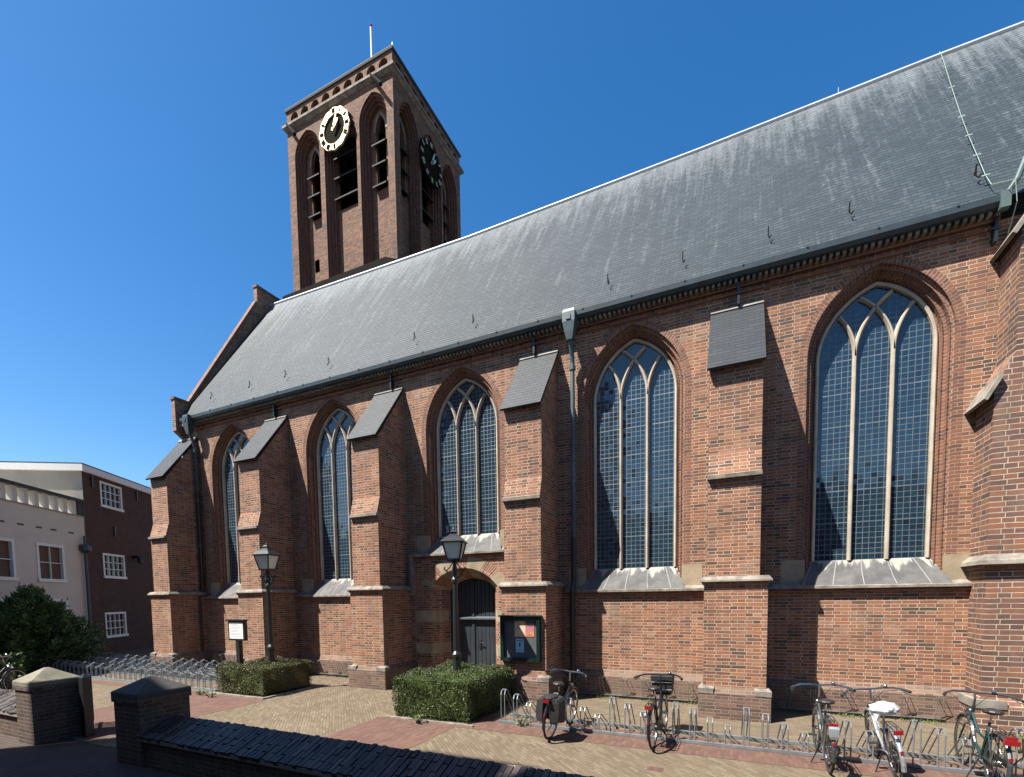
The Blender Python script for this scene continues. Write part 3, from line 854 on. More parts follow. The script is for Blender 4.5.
def build_door():
    out = outline(-7.12, -5.2, 0, 2.52, 2.98, 0, 9)
    ring = outline(-7.12, -5.2, 0, 2.52, 2.98, -0.36, 9)
    lev = [out] + [outline(-7.12, -5.2, 0, 2.52, 2.98, q, 9) for q in (0.03, 0.08, 0.11, 0.17, 0.20, 0.27)]
    dep = [-0.065, 0.0, 0.03, 0.13, 0.17, 0.27, 0.55]
    mb = MB()

    def mf(i, a, b):
        if i == 1 or i == len(out) - 1: return 0
        return 1 if (i // 2) % 2 == 0 else 0
    # split jambs into bands of sandstone and brick
    zz = [0, .36, .78, 1.06, 1.62, 1.92, 2.52]; mm = [1, 0, 1, 0, 1, 0]

    def band(levels, depths):
        for k in range(len(levels) - 1):
            for sx in (0, 1):
                ua = levels[k][sx][0]; ub = levels[k + 1][sx][0]
                za_ = levels[k][2 if sx else -1][1]; zb_ = levels[k + 1][2 if sx else -1][1]
                for q in range(6):
                    za0, za1 = zz[q], zz[q + 1]
                    if q == 5: pa, pb = za_, zb_
                    else: pa = pb = za1
                    P = [(ua, depths[k], za0), (ub, depths[k + 1], za0), (ub, depths[k + 1], pb), (ua, depths[k], pa)]
                    mb.face(P if sx == 0 else P[::-1], uv=[(k * .1 + c[1], c[2]) for c in (P if sx == 0 else P[::-1])], m=mm[q])
    band(lev, dep)
    trim = [o[2:] for o in lev]

    def arch_faces(levels, depths):
        prof = 0
        for k in range(len(levels) - 1):
            A, B = levels[k], levels[k + 1]; s = 0
            for i in range(len(A) - 1):
                L = math.dist(A[i], A[i + 1])
                mb.face([(A[i][0], depths[k], A[i][1]), (A[i + 1][0], depths[k], A[i + 1][1]), (B[i + 1][0], depths[k + 1], B[i + 1][1]), (B[i][0], depths[k + 1], B[i][1])],
                        uv=[(prof, s), (prof, s + L), (prof + .1, s + L), (prof + .1, s)], m=1 if ((i + 1) // 3) % 2 == 0 else 0)
                s += L
            prof += .1
    arch_faces(trim, dep)
    # voussoirs and quoins on the wall face, 5 mm proud
    arch_faces([outline(-7.12, -5.2, 0, 2.52, 2.98, q, 9)[2:] for q in (-0.30, 0.0)], [-0.066, -0.066])
    for q in range(6):
        w = 0.5 if mm[q] else 0.42
        z1 = zz[q + 1] if q < 5 else 2.5
        mb.box(-7.12 - w, -7.12, -0.07 if mm[q] else -0.065, -0.05, zz[q], z1, mm[q])
        mb.box(-5.2, -5.2 + min(w, .68), -0.07 if mm[q] else -0.065, -0.05, zz[q], z1, mm[q])
    port = mb.build('doorway_arch', ['brick', 'sand'], church)
    # two plank leaves
    inn = outline(-7.12, -5.2, 0.02, 2.52, 2.98, 0.26, 9)
    mb = MB(); x0, x1 = inn[0][0], inn[1][0]; n = 12; w = (x1 - x0) / n
    arc = inn[2:]

    def top(x):
        for (xa, za), (xb, zb) in zip(arc[:-1], arc[1:]):
            if xb <= x <= xa: return za + (zb - za) * (xa - x) / max(1e-6, xa - xb)
        return arc[0][1]
    for q in range(n):
        a = x0 + w * q + .006; b = x0 + w * (q + 1) - .006
        mb.loft([[(a, .46, .03), (b, .46, .03), (b, .52, .03), (a, .52, .03)], [(a, .46, top(a)), (b, .46, top(b)), (b, .52, top(b)), (a, .52, top(a))]])
    mb.box(x0, x1, .475, .53, .03, 2.55)
    mid = (x0 + x1) / 2
    mb.box(mid - .035, mid + .035, .43, .465, .03, top(mid))
    door = mb.build('door', 'door', port)
    mb = MB(); mb.prism([(.46, 1.74), (.37, 1.70), (.37, 1.665), (.46, 1.66)], 'x', x0, x1, 0); mb.build('weatherboard', 'doortrim', door)
    mb = MB(); mb.box(mid + .16, mid + .22, .44, .462, .9, 1.12); mb.tube([(mid + .19, .45, 1.06), (mid + .19, .40, 1.06), (mid + .30, .40, 1.05)], .012, 6); mb.build('door_handle', 'iron', door)


def build_transept_buttress():
    mb = MB(); yf = -0.62
    # stepped to the west: lower block, upper block
    poly = [(3.58, 0), (3.58, 5.32), (3.80, 5.80), (3.80, 7.55), (4.42, 8.55), (6.5, 8.55), (6.5, 0)]
    wall_poly(mb, poly, [], lambda u, z: (u, yf, z))
    W_ = [((3.58, 0), (3.58, 5.32)), ((3.58, 5.32), (3.80, 5.80)), ((3.80, 5.80), (3.80, 7.55)), ((3.80, 7.55), (4.42, 8.55))]
    for a, b in W_:
        mb.face([(a[0], 0.3, a[1]), (a[0], yf, a[1]), (b[0], yf, b[1]), (b[0], 0.3, b[1])])
    mb.box(4.42, 6.5, yf, 0.3, 8.55, 8.551); mb.box(6.5, 6.52, yf, .3, 0, 8.55)
    b = mb.build('corner_buttress', 'big_brick', church)
    def slab(xa, za, xb, zb, t=.07, m=0):
        d = Vector((xb - xa, 0, zb - za)); L = d.length; d.normalize(); nn = Vector((-d.z, 0, d.x))
        c = Vector(((xa + xb) / 2, (yf + .28) / 2 - .03, (za + zb) / 2)) + nn * (t / 2 + .005)
        MB().obox(c, d * (L / 2), (0, (0.3 - yf) / 2 + .04, 0), nn * (t / 2), m).build('ledge', 'ledge', b)
    slab(3.48, 5.12, 3.66, 5.46, .05); slab(3.72, 7.46, 4.44, 8.60, .06)
    MB().box(4.4, 6.5, yf - .06, .3, 8.552, 8.65).build('coping', 'ledge', b)
    mb = MB()
    for z0, z1, e0, e1, m in ((2.70, 2.80, .10, .0, 0), (2.64, 2.70, .11, .10, 0), (2.56, 2.64, .03, .05, 1)):
        A = [(3.58 - e0, yf - e0, z0), (6.5, yf - e0, z0), (6.5, .2, z0), (3.58 - e0, .0, z0)]
        B = [(3.58 - e1, yf - e1, z1), (6.5, yf - e1, z1), (6.5, .2, z1), (3.58 - e1, .0, z1)]
        mb.loft([A, B], True, True, m)
    mb.build('string_course', ['ledge', 'orange'], b)
    mb = MB()
    mb.loft([[(3.48, yf - .1, 0), (6.5, yf - .1, 0), (6.5, 0, 0), (3.48, -.1, 0)], [(3.48, yf - .1, .42), (6.5, yf - .1, .42), (6.5, 0, .42), (3.48, -.1, .42)]], True, True, 0)
    mb.box(3.465, 3.86, yf - .115, -.1, .40, .53, 1)
    mb.loft([[(3.48, yf - .1, .42), (6.5, yf - .1, .42), (6.5, 0, .42), (3.48, -.1, .42)], [(3.58, yf, .57), (6.5, yf, .57), (6.5, 0, .57), (3.58, -.1, .57)]], True, False, 0)
    mb.build('plinth', ['big_brick', 'stone'], b)
    # transept body behind, mostly out of the picture
    mb = MB(); mb.box(5.2, 12, .3, 8, 0, 9.3); t = mb.build('transept_wall', 'big_brick', church)


build_church()
for i in range(5): build_window(i)
for k, x in enumerate(BX): build_buttress(x, k)
build_door()
build_transept_buttress()

# ================================================================== TOWER
tower = thing('church_tower', 'square brick belfry tower with gilded clock rising behind the slate roof', 'tower', (-16.3, 9.9, -0.1))
TX0, TX1, TY0, TY1, TZ = -19.42, -13.24, 7.0, 12.45, 25.35


def build_tower():
    org = Vector((-16.3, 9.9, 0))

    def Sf(u, z, d=0.0): return Vector((u, TY0 + d, z)) - org

    def Ef(u, z, d=0.0): return Vector((TX1 - d, u, z)) - org
    body = MB(); red = MB(); stone = MB(); voidm = MB(); lou = MB()
    nS = [(-19.0, -17.45, 'n'), (-17.17, -15.28, 'w'), (-15.1, -13.6, 'n')]
    nE = [(7.40, 8.78, 'n'), (8.95, 10.6, 'w'), (10.75, 12.1, 'n')]
    louvres = []; surrounds = []
    for niches, fn, u0, u1 in ((nS, Sf, TX0, TX1), (nE, Ef, TY0, TY1)):
        holes = []
        for a, b, t in niches:
            zs, za = (23.05, 24.05) if t == 'n' else (22.9, 24.1)
            holes.append(outline(a, b, 9.0, zs, za, 0, 8))
        wall_poly(body, [(u0, 8), (u1, 8), (u1, 24.55), (u0, 24.55)], holes, lambda u, z: fn(u, z, 0))
        for (a, b, t), h in zip(niches, holes):
            zs, za = (23.05, 24.05) if t == 'n' else (22.9, 24.1)
            ins = [0, 0.0, 0.07, 0.07, 0.14, 0.14, 0.21, 0.21]; dep = [0, .10, .10, .22, .22, .34, .34, .5]
            if t == 'w': ins = [0, 0.0, 0.08, 0.08, 0.16, 0.16, 0.24, 0.24]
            outs = [outline(a, b, 9.0, zs, za, q, 8) for q in ins]
            reveal(red, outs, dep, fn)
            back = outs[-1]; hs = []
            ia, ib = a + ins[-1], b - ins[-1]
            if t == 'n':
                c = (ia + ib) / 2 + (0.02 if fn is Sf else 0); oa, ob = c - 0.27, c + 0.27
                op = outline(oa, ob, 20.45, 22.9, 23.55, 0, 6)
            else:
                c = (ia + ib) / 2; oa, ob = ia + .04, ib - .04
                op = outline(oa, ob, 20.35, 22.7, 23.5, 0, 6)
            hs.append(op)
            if fn is Sf and a < -18:
                sq = [(-18.5, 18.05), (-18.2, 18.05), (-18.2, 18.62), (-18.5, 18.62)]; hs.append(sq)
                reveal(voidm, [sq, sq], [.5, .9], fn, skip_bottom=False)
                voidm.face([fn(u, z, .9) for u, z in sq])
            wall_poly(body, back, hs, lambda u, z: fn(u, z, .5))
            reveal(red, [op, outline(oa, ob, 20.4, op[2][1], max(p[1] for p in op), 0.02, 6)], [.5, .64], fn, skip_bottom=False)
            if t == 'n':
                stone = MB(); ring = [outline(oa, ob, 20.45, 22.9, 23.55, q, 6)[2:] for q in (-0.10, 0.0)]
                for i in range(len(ring[0]) - 1):
                    stone.face([fn(*ring[0][i], .47), fn(*ring[0][i + 1], .47), fn(*ring[1][i + 1], .47), fn(*ring[1][i], .47)])
                    stone.face([fn(*ring[0][i], .47), fn(*ring[0][i + 1], .47), fn(*ring[0][i + 1], .51), fn(*ring[0][i], .51)])
                surrounds.append(stone)
            rows = (22.35, 21.5, 20.62) if t == 'n' else (22.6, 21.75, 20.85)
            for zl in rows:
                l = MB(); e = .1 if t == 'n' else .02
                A = [fn(oa - e, zl - .16, .28), fn(ob + e, zl - .16, .28), fn(ob + e, zl + .38, .95), fn(oa - e, zl + .38, .95)]
                B = [p + Vector((0, 0, .06)) for p in A]
                l.loft([A, B]); louvres.append(l)
    # north and west faces, interior floor and roof
    def C(x, y, z): return Vector((x, y, z)) - org
    body.face([C(TX1, TY1, 8), C(TX0, TY1, 8), C(TX0, TY1, 24.55), C(TX1, TY1, 24.55)])
    body.face([C(TX0, TY1, 8), C(TX0, TY0, 8), C(TX0, TY0, 24.55), C(TX0, TY1, 24.55)])
    b = body.build('tower_body', 'tower', tower)
    red.build('moulded_niches', 'tower_red', tower)
    for q in surrounds: q.build('belfry_surround', 'stone', tower)
    voidm.face([C(TX0 + .1, TY0 + .9, 20.0), C(TX1 - .9, TY0 + .9, 20), C(TX1 - .9, TY1 - .1, 20), C(TX0 + .1, TY1 - .1, 20)])
    voidm.face([C(TX0 + .1, TY0 + .5, 24.5), C(TX1 - .1, TY0 + .5, 24.5), C(TX1 - .1, TY1 - .1, 24.5), C(TX0 + .1, TY1 - .1, 24.5)])
    voidm.box(-17.6 + 16.3, -15 + 16.3, 9 - 9.9, 11 - 9.9, 20, 24.4)
    voidm.build('belfry_interior', 'void', tower)
    for l in louvres: l.build('louvre', 'louvre', tower)
    # cornice, arcaded frieze and coping
    mb = MB()

    def band(e0, e1, z0, z1, m):
        A = [C(TX0 - e0, TY0 - e0, z0), C(TX1 + e0, TY0 - e0, z0), C(TX1 + e0, TY1 + e0, z0), C(TX0 - e0, TY1 + e0, z0)]
        B = [C(TX0 - e1, TY0 - e1, z1), C(TX1 + e1, TY0 - e1, z1), C(TX1 + e1, TY1 + e1, z1), C(TX0 - e1, TY1 + e1, z1)]
        mb.loft([A, B], True, True, m)
    band(.02, .14, 24.40, 24.50, 1); band(.17, .17, 24.50, 24.60, 1); band(.14, .03, 24.60, 24.68, 1)
    for fn, u0, u1, n in ((Sf, TX0, TX1, 9), (Ef, TY0, TY1, 9)):
        st = (u1 - u0 - .3) / n; hs = []
        for q in range(n):
            a = u0 + .15 + st * q + .09; bb = a + st - .18
            hs.append(outline(a, bb, 24.70, 24.88, 24.88 + (bb - a) / 2, 0, 5))
        wall_poly(mb, [(u0, 24.66), (u1, 24.66), (u1, 25.25), (u0, 25.25)], hs, lambda u, z: fn(u, z, 0), 0)
        for h in hs:
            reveal(mb, [h, h], [0, .28], fn, 0, False); mb.face([fn(u, z, .28) for u, z in h], m=0)
    mb.face([C(TX1, TY1, 24.6), C(TX0, TY1, 24.6), C(TX0, TY1, 25.25), C(TX1, TY1, 25.25)]); mb.face([C(TX0, TY1, 24.6), C(TX0, TY0, 24.6), C(TX0, TY0, 25.25), C(TX0, TY1, 25.25)])
    band(.06, .08, 25.25, 25.33, 2); band(.08, .05, 25.33, 25.38, 2)
    mb.build('parapet', ['tower', 'ledge', 'dark_trim'], tower)
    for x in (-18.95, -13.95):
        MB().tube([C(x - .35, TY0 - .10, 24.62), C(x + .32, TY0 - .30, 23.78)], .09, 4).build('spout_shadow_bar', 'void', tower)  # dark bar along the spout's shadow line, spout and shadow in one
    mb = MB(); mb.tube([C(-15.93, 9.0, 25.3), C(-15.93, 9.0, 29.4)], [.06, .045], 8); fp = mb.build('flagpole', 'white', tower); MB().ell(C(-15.93, 9.0, 29.45), .06, .06, .1).build('pole_tip', 'red', fp)
    MB().lathe([(.03, 25.36), (.09, 25.45), (.06, 25.62), (.01, 25.8)], 8, C(-13.35, 7.2, 0)).build('finial', 'white', tower)

    # clocks
    def clock(fn, cu, cz, d0, rad, rm='gold', nmat='dial'):
        def cf(u, z, d): return fn(cu + u, cz + z, d0 + d)
        n = 48
        dk = MB()
        ring = [cf(math.cos(2 * PI * q / n) * rad * .74, math.sin(2 * PI * q / n) * rad * .74, .03) for q in range(n)]
        dk.face(ring); dk.face([cf(math.cos(2 * PI * q / n) * rad * .74, math.sin(2 * PI * q / n) * rad * .74, .07) for q in range(n)][::-1])
        dial = dk.build('clock_face', 'dial', tower)
        g = MB()
        ro = lambda a: rad * (0.985 + 0.03 * math.cos(12 * a))
        sec = [(.70, -.02), (None, -.02), (None, .06), (.70, .06)]
        rings = []
        for q in range(n + 1):
            a = 2 * PI * q / n
            rings.append([cf(math.cos(a) * (rad * f if f else ro(a)), math.sin(a) * (rad * f if f else ro(a)), d) for f, d in sec])
        g.loft(rings, True, False)
        g.build('chapter_ring', rm, dial)
        NUM = {1: 1, 2: 2, 3: 3, 4: 4, 5: 2, 6: 3, 7: 4, 8: 5, 9: 3, 10: 2, 11: 3, 12: 4}
        for h in range(12):
            nm = MB(); a = PI / 2 - h * PI / 6; k = NUM[12 if h == 0 else h]
            for s_ in range(k):
                o = (s_ - (k - 1) / 2) * .05 * rad
                ca, sa = math.cos(a), math.sin(a)
                c0 = (ca * rad * .845 - sa * o, sa * rad * .845 + ca * o)
                ct = cf(c0[0], c0[1], -.035)
                e1 = cf(c0[0] + ca * rad * .11, c0[1] + sa * rad * .11, -.035) - ct; e2 = cf(c0[0] - sa * .012 * rad, c0[1] + ca * .012 * rad, -.035) - ct
                e3 = cf(c0[0], c0[1], -.025) - ct
                nm.obox(ct, e1, e2, e3)
            nm.build('numeral', nmat, dial)
        hd = MB()
        for ang, ln, w in ((PI / 2 - math.radians(20), .68, .05), (PI / 2 - math.radians(44), .48, .075)):
            ca, sa = math.cos(ang), math.sin(ang)
            P = [(-.14, -w * .6), (.1, -w), (ln * .8, -w * .8), (ln, 0), (ln * .8, w * .8), (.1, w), (-.14, w * .6)]
            A = [cf((p * ca - t * sa) * rad, (p * sa + t * ca) * rad, -.08) for p, t in P]; B = [cf((p * ca - t * sa) * rad, (p * sa + t * ca) * rad, -.05) for p, t in P]
            hd.loft([A, B])
        hd.build('clock_hands', 'gold', dial)
    clock(Sf, -16.32, 23.16, -.22, .87)
    clock(Ef, 9.45, 22.55, -.22, .9, 'dial', 'gold')  # east face: dark ring, gold numerals; its shade is put into the colours


build_tower()


# ================================================================== NEIGHBOURING HOUSES
def local_facade(root_loc, ang):
    """facade plane whose local x runs along angle `ang`; local -y is the outside"""
    return root_loc, ang


def sash_window(parent, u0, u1, z0, z1, fn, nx, nz, frame='white', blind=False, wide=.07):
    """white framed window standing in a reveal: fn(u,z,d)"""
    mb = MB()

    def bx(a, b, c, d, d0, d1):
        P = [fn(a, c, d0), fn(b, c, d0), fn(b, d, d0), fn(a, d, d0)]; Q = [fn(a, c, d1), fn(b, c, d1), fn(b, d, d1), fn(a, d, d1)]
        mb.loft([P, Q])
    bx(u0, u0 + wide, z0, z1, -.02, .12); bx(u1 - wide, u1, z0, z1, -.02, .12)
    bx(u0 + wide, u1 - wide, z1 - wide, z1, -.02, .12); bx(u0 - .03, u1 + .03, z0 - .05, z0 + wide * .7, -.06, .12)
    for q in range(1, nx):
        c = u0 + wide + (u1 - u0 - 2 * wide) * q / nx; bx(c - .014, c + .014, z0 + wide * .7, z1 - wide, .02, .07)
    for q in range(1, nz):
        c = z0 + wide * .7 + (z1 - z0 - 1.7 * wide) * q / nz; bx(u0 + wide, u1 - wide, c - .014, c + .014, .021, .071)
    w = mb.build('window', frame, parent)
    mb = MB(); mb.face([fn(u0 + .02, z0 + .02, .09), fn(u1 - .02, z0 + .02, .09), fn(u1 - .02, z1 - .02, .09), fn(u0 + .02, z1 - .02, .09)])
    mb.build('pane', 'blind' if blind else 'pane', w)


def rect_hole(a, b, c, d): return [(a, c), (b, c), (b, d), (a, d)]


def frame_fn(o, d):
    """o: origin xy, d: unit direction of the facade; outside is to the right of d when looking along it... n given"""
    d = Vector((d[0], d[1], 0)); n = Vector((d.y, -d.x, 0))     # outward normal
    o = Vector((o[0], o[1], 0))
    return lambda u, z, dd=0.0: o + d * u - n * dd + Vector((0, 0, z))


def build_brown_house():
    base = Vector((-24.2, 0.22, 0))
    root = thing('brick_house', 'dark brown brick house with three white small-paned windows and a white fascia', 'house', base)
    d = Vector((math.cos(math.radians(122.1)), math.sin(math.radians(122.1)), 0))
    fE = frame_fn((0, 0), d)          # runs away to the north-west, faces east
    L, Wd, Hh = 11.0, 9.0, 7.6
    wins = [(0.98, 2.36, 6.40, 7.46), (0.88, 2.27, 3.34, 4.37), (0.78, 2.12, 0.74, 1.80)]
    # positions solved from the photograph: first window starts ~1 m from the corner
    mb = MB()
    wall_poly(mb, [(0, 0), (L, 0), (L, Hh), (0, Hh)], [rect_hole(*w) for w in wins], lambda u, z: fE(u, z), 0)
    for w in wins: reveal(mb, [rect_hole(*w)] * 2, [0, .2], fE, 0, False)
    side = Vector((d.y * -1, d.x, 0))     # towards the south-west
    p0 = Vector((0, 0, 0)); p1 = side * Wd; q0 = d * L; q1 = q0 + side * Wd
    up = Vector((0, 0, Hh))
    mb.face([p1, p0, p0 + up, p1 + up], m=1); mb.face([q0, q1, q1 + up, q0 + up]); mb.face([q1, p1, p1 + up, q1 + up], m=1)
    wall = mb.build('wall', ['dark_house', 'grey_render'], root)
    mb = MB(); e = 0.12
    n = Vector((d.y, -d.x, 0))
    A = [p0 + n * e - d * e, q0 + n * e, q1, p1 - d * e]
    mb.loft([[p + Vector((0, 0, Hh)) for p in A], [p + Vector((0, 0, Hh + .26)) for p in A]], True, True)
    fa = mb.build('fascia', 'white', root)
    mb = MB(); mb.loft([[p + Vector((0, 0, Hh + .262)) for p in A], [p + Vector((0, 0, Hh + .31)) for p in A]], True, True); mb.build('roof_edge', 'dark_trim', fa)
    for w in wins: sash_window(root, *w, fE, 4, 3, wide=.085)
    for u, z in ((0.5, 7.3), (3.4, 7.3), (1.7, 5.4)):
        c = fE(u, z, -.03); MB().obox(c, d * .03, n * .03, (0, 0, .22)).build('wall_anchor', 'iron', root)
    mb = MB(); mb.obox(fE(2.9, 4.35, -.15), d * .08, n * .15, (0, 0, .06)); mb.lathe([(.04, .2), (.13, .05), (.11, -.12), (.03, -.16)], 8, fE(2.9, 4.2, -.3)); mb.build('wall_lamp', 'iron', root)
    return base, d


def build_white_house():
    base = Vector((-24.17, 0.12, 0))
    root = thing('rendered_house', 'cream rendered house with balustrade parapet and wide blind-covered windows', 'house', base)
    d = Vector((math.cos(math.radians(-58)), math.sin(math.radians(-58)), 0))   # from its far end towards the viewer
    n = Vector((-d.y, d.x, 0))      # outward: north-east
    L = 8.5

    def f(u, z, dd=0.0): return d * u - n * dd + Vector((0, 0, z))
    H = 5.72
    wins = [(1.06, 2.32, 3.08, 4.46), (3.2, 4.46, 3.08, 4.46), (5.4, 6.7, 3.08, 4.46), (3.2, 4.46, 0.7, 2.4), (5.4, 6.7, .7, 2.4), (1.06, 2.32, .7, 2.4)]
    mb = MB()
    wall_poly(mb, [(-.12, 0), (L, 0), (L, H), (-.12, H)], [rect_hole(*w) for w in wins], lambda u, z: f(u, z), flip=True)
    for w in wins: reveal(mb, [rect_hole(*w)] * 2, [0, .2], f, 0, False)
    bk = -n * 8
    a, b = d * 0 + Vector((0, 0, 0)), d * L
    up = Vector((0, 0, H))
    mb.face([b, b + bk, b + bk + up, b + up]); mb.face([b + bk, a + bk, a + bk + up, b + bk + up]); mb.face([a + bk, a, a + up, a + bk + up])
    mb.face([a + up, b + up, b + bk + up, a + bk + up])
    mb.build('wall', 'offwhite', root)
    # parapet: posts between a base and a dark coping
    mb = MB()

    def bx(u0, u1, z0, z1, d0, d1, m):
        mb.loft([[f(u0, z0, d0), f(u1, z0, d0), f(u1, z0, d1), f(u0, z0, d1)], [f(u0, z1, d0), f(u1, z1, d0), f(u1, z1, d1), f(u0, z1, d1)]], True, True, m)
    bx(-.1, L, H, H + .05, -.03, .2, 0)
    u = 0.0
    bx(-.1, .2, H + .05, H + .6, 0, .2, 1); 
    u = 0.28
    while u < L:
        bx(u, u + .17, H + .05, H + .6, -.0, .36, 2); u += .44
    bx(-.12, L, H + .6, H + .72, -.05, .40, 1)
    mb.build('parapet', ['grey_render', 'dark_trim', 'offwhite'], root)
    for w in wins: sash_window(root, *w, f, 2, 2, blind=True, wide=.1)
    for u in (.5, 1.35, 2.0, 2.75, 3.5, 4.2):
        mb = MB(); mb.loft([[f(u, 4.98, -.01), f(u + .26, 4.98, -.01), f(u + .26, 5.04, -.01), f(u, 5.04, -.01)], [f(u, 4.98, .05), f(u + .26, 4.98, .05), f(u + .26, 5.04, .05), f(u, 5.04, .05)]]); mb.build('vent_slot', 'dark_trim', root)
    mb = MB(); p = f(.12, 0, -.12)
    mb.tube([(p.x, p.y, 4.3), (p.x, p.y, 0.1)], .06, 8); mb.tube([(p.x, p.y, 4.55), (p.x, p.y, 4.95)], .045, 8)
    dp = mb.build('downpipe', 'gutter', root)
    MB().lathe([(.07, 4.25), (.2, 4.35), (.2, 4.55), (.16, 4.6)], 10, (p.x, p.y, 0)).build('hopper', 'gutter', dp)


build_brown_house()
build_white_house()


# ================================================================== HOUSES ACROSS THE STREET (they cast the shade on the low wall)
def town_house(x0, x1, H, label, mat, gable=None, y=-13.0):
    base = Vector((x0, y, 0))
    root = thing('town_house', label, 'house', base, group='houses across the street')
    w = x1 - x0
    mb = MB()
    nb = max(2, int(w / 1.6)); holes = []
    def f(u, z, dd=0.0): return Vector((w - u, -dd, z))
    for fl in range(max(2, int(H / 3.1))):
        for q in range(nb):
            c = w * (q + .5) / nb; z = 0.9 + fl * 3.05
            if z + 1.9 < H: holes.append(rect_hole(c - .5, c + .5, z, z + 1.7))
    wall_poly(mb, [(0, 0), (w, 0), (w, H), (0, H)], holes, lambda u, z: f(u, z))
    for h in holes: reveal(mb, [h] * 2, [0, .15], f, 0, False)
    mb.box(0, w, -9, -8.9, 0, H - .5); mb.box(0, .05, -9, -.0, 0, H); mb.box(w - .05, w, -9, 0, 0, H)
    mb.box(0, w, -9, -.3, H - .6, H - .5)
    if gable:
        for g0, g1, gh in gable:
            mb.box(g0 - x0, g1 - x0, -.5, 0, H, H + gh)
    mb.build('wall', mat, root)
    for h in holes: sash_window(root, h[0][0], h[1][0], h[0][1], h[2][1], f, 2, 3)
    mb = MB(); mb.box(-.02, w + .02, -.4, .12, H, H + .12)
    if gable:
        mb = MB()
        e = [0] + [v for g in gable for v in (g[0] - x0, g[1] - x0)] + [w]
        for a, b in zip(e[::2], e[1::2]):
            if b - a > .05: mb.box(a, b, -.4, .12, H + .001, H + .12)
    mb.build('cornice', 'white', root)


town_house(-30, -15.95, 6.4, 'low brick town house at the far end of the row across the street', 'dark_house')
town_house(-15.95, -6.9, 14.2, 'tall brick town house with a stepped gable across the street', 'brick',
           gable=[(-15.95, -12.1, .9), (-12.1, -10.3, 3.5), (-10.3, -8.5, .9), (-8.17, -6.9, .95)])
town_house(-6.9, 1.0, 6.2, 'low cream town house directly behind the viewer across the street', 'offwhite')
town_house(1.0, 12, 6.7, 'broad low brick town house at the near end of the row across the street', 'dark_house')


# ================================================================== LOW WALL, PILLARS, GATE
def coping_wall(name, x0, x1, label, h=0.42, y0=-6.86, y1=-6.36):
    root = thing(name, label, 'wall', ((x0 + x1) / 2, (y0 + y1) / 2, 0), group='low brick walls along the street')
    ox, oy = (x0 + x1) / 2, (y0 + y1) / 2
    mb = MB(); mb.box(x0 - ox, x1 - ox, y0 + .06 - oy, y1 - .05 - oy, 0, h - .02)
    mb.build('wall_face', 'garden', root)
    mb = MB(); x = x0; rng = random.Random(3)
    # two courses of sloping bricks, front low, back high
    sl = Vector((0, (y1 - y0) / 2 * .98, .095)); n = Vector((0, -sl.z, sl.y)).normalized()
    core_a = Vector((0, y0, h)); core_b = Vector((0, y1, h + .2))
    mb.loft([[(xx - ox, y0 + .01 - oy, h - .05), (xx - ox, y1 - .01 - oy, h - .05), (xx - ox, y1 - .01 - oy, h + .192), (xx - ox, y0 + .01 - oy, h + .002)] for xx in (x0, x1)], True, True, 1)
    x = x0; k = 0; Ln = math.hypot(y1 - y0, .19)
    dirn = sl.normalized()
    while x < x1 - .07:
        w = .060 + rng.uniform(-.004, .004)
        cuts = [0, .46 * Ln, .96 * Ln] if k % 2 else [0, .24 * Ln, .72 * Ln, .97 * Ln]
        for a, b in zip(cuts[:-1], cuts[1:]):
            c = Vector((x + w / 2 - ox + rng.uniform(-.003, .003), core_a.y - oy, core_a.z)) + dirn * ((a + b) / 2 + rng.uniform(-.012, .012)) + n * (-.018 + rng.uniform(-.006, .006))
            tl = rng.uniform(-.05, .05)
            mb.obox(c, (w / 2, 0, tl * w), dirn * ((b - a) / 2 - .006), n * .04, 0)
        x += w + .013; k += 1
    mb.build('brick_coping', ['coping_brick', 'joint'], root)


coping_wall('low_wall', -7.3, 3.2, 'low brick wall with sloping dark brick coping running right from the gate pillar')
coping_wall('low_wall', -16.5, -10.55, 'short stretch of low brick wall left of the gate pillar')


def pillar(cx, cy, wx, wy, label, cap='cap_stone'):
    root = thing('gate_pillar', label, 'pillar', (cx, cy, 0), group='gate pillars')
    rng = random.Random(int(cx * 10))
    mb = MB(); a, b = wx / 2 - .015, wy / 2 - .015
    mb.box(-a, a, -b, b, 0, .86)
    mb.box(-a - .02, a + .02, -b - .02, b + .02, .86, .93)
    mb.build('shaft', 'garden', root)
    a, b = wx / 2 + .005, wy / 2 + .005
    mb = MB(); mb.loft([[(sx * a * k, sy * b * k, z) for sx, sy in ((-1, -1), (1, -1), (1, 1), (-1, 1))] for k, z in ((1, .93), (1, .99), (.97, 1.005), (.5, 1.10), (.1, 1.185), (.01, 1.19))], True, True)
    mb.build('pillar_cap', cap, root)


pillar(-10.27, -6.6, 0.56, 0.66, 'gate pillar with a partly sunlit pyramid cap at the left of the opening')
pillar(-7.55, -6.5, 0.62, 0.70, 'fully shaded gate pillar that the low coped wall runs into', 'dark_cap')
root = thing('garden_gate', 'black gate leaf standing open beside the sunlit gate pillar', 'gate', (-9.82, -6.3, 0))
mb = MB(); mb.box(-.06, .06, -.06, .06, 0, 1.0); mb.loft([[(s1 * .06, s2 * .06, 1.0) for s1, s2 in ((-1, -1), (1, -1), (1, 1), (-1, 1))], [(s1 * .01, s2 * .01, 1.06) for s1, s2 in ((-1, -1), (1, -1), (1, 1), (-1, 1))]]); mb.build('gate_post', 'iron', root)
mb = MB()
for k in range(9): mb.box(-.16 - .1 * k, -.08 - .1 * k, .05 + .05 * k, .08 + .05 * k, .08, .93)
for z in (.2, .75): mb.obox((-.52, .285, z), (.46, .0, 0), (-.0, .02, 0), (0, 0, .04)) if False else mb.tube([(-.06, .03, z), (-1.0, .5, z)], .03, 4)
mb.build('gate_leaf', 'iron', root)
mb = MB()
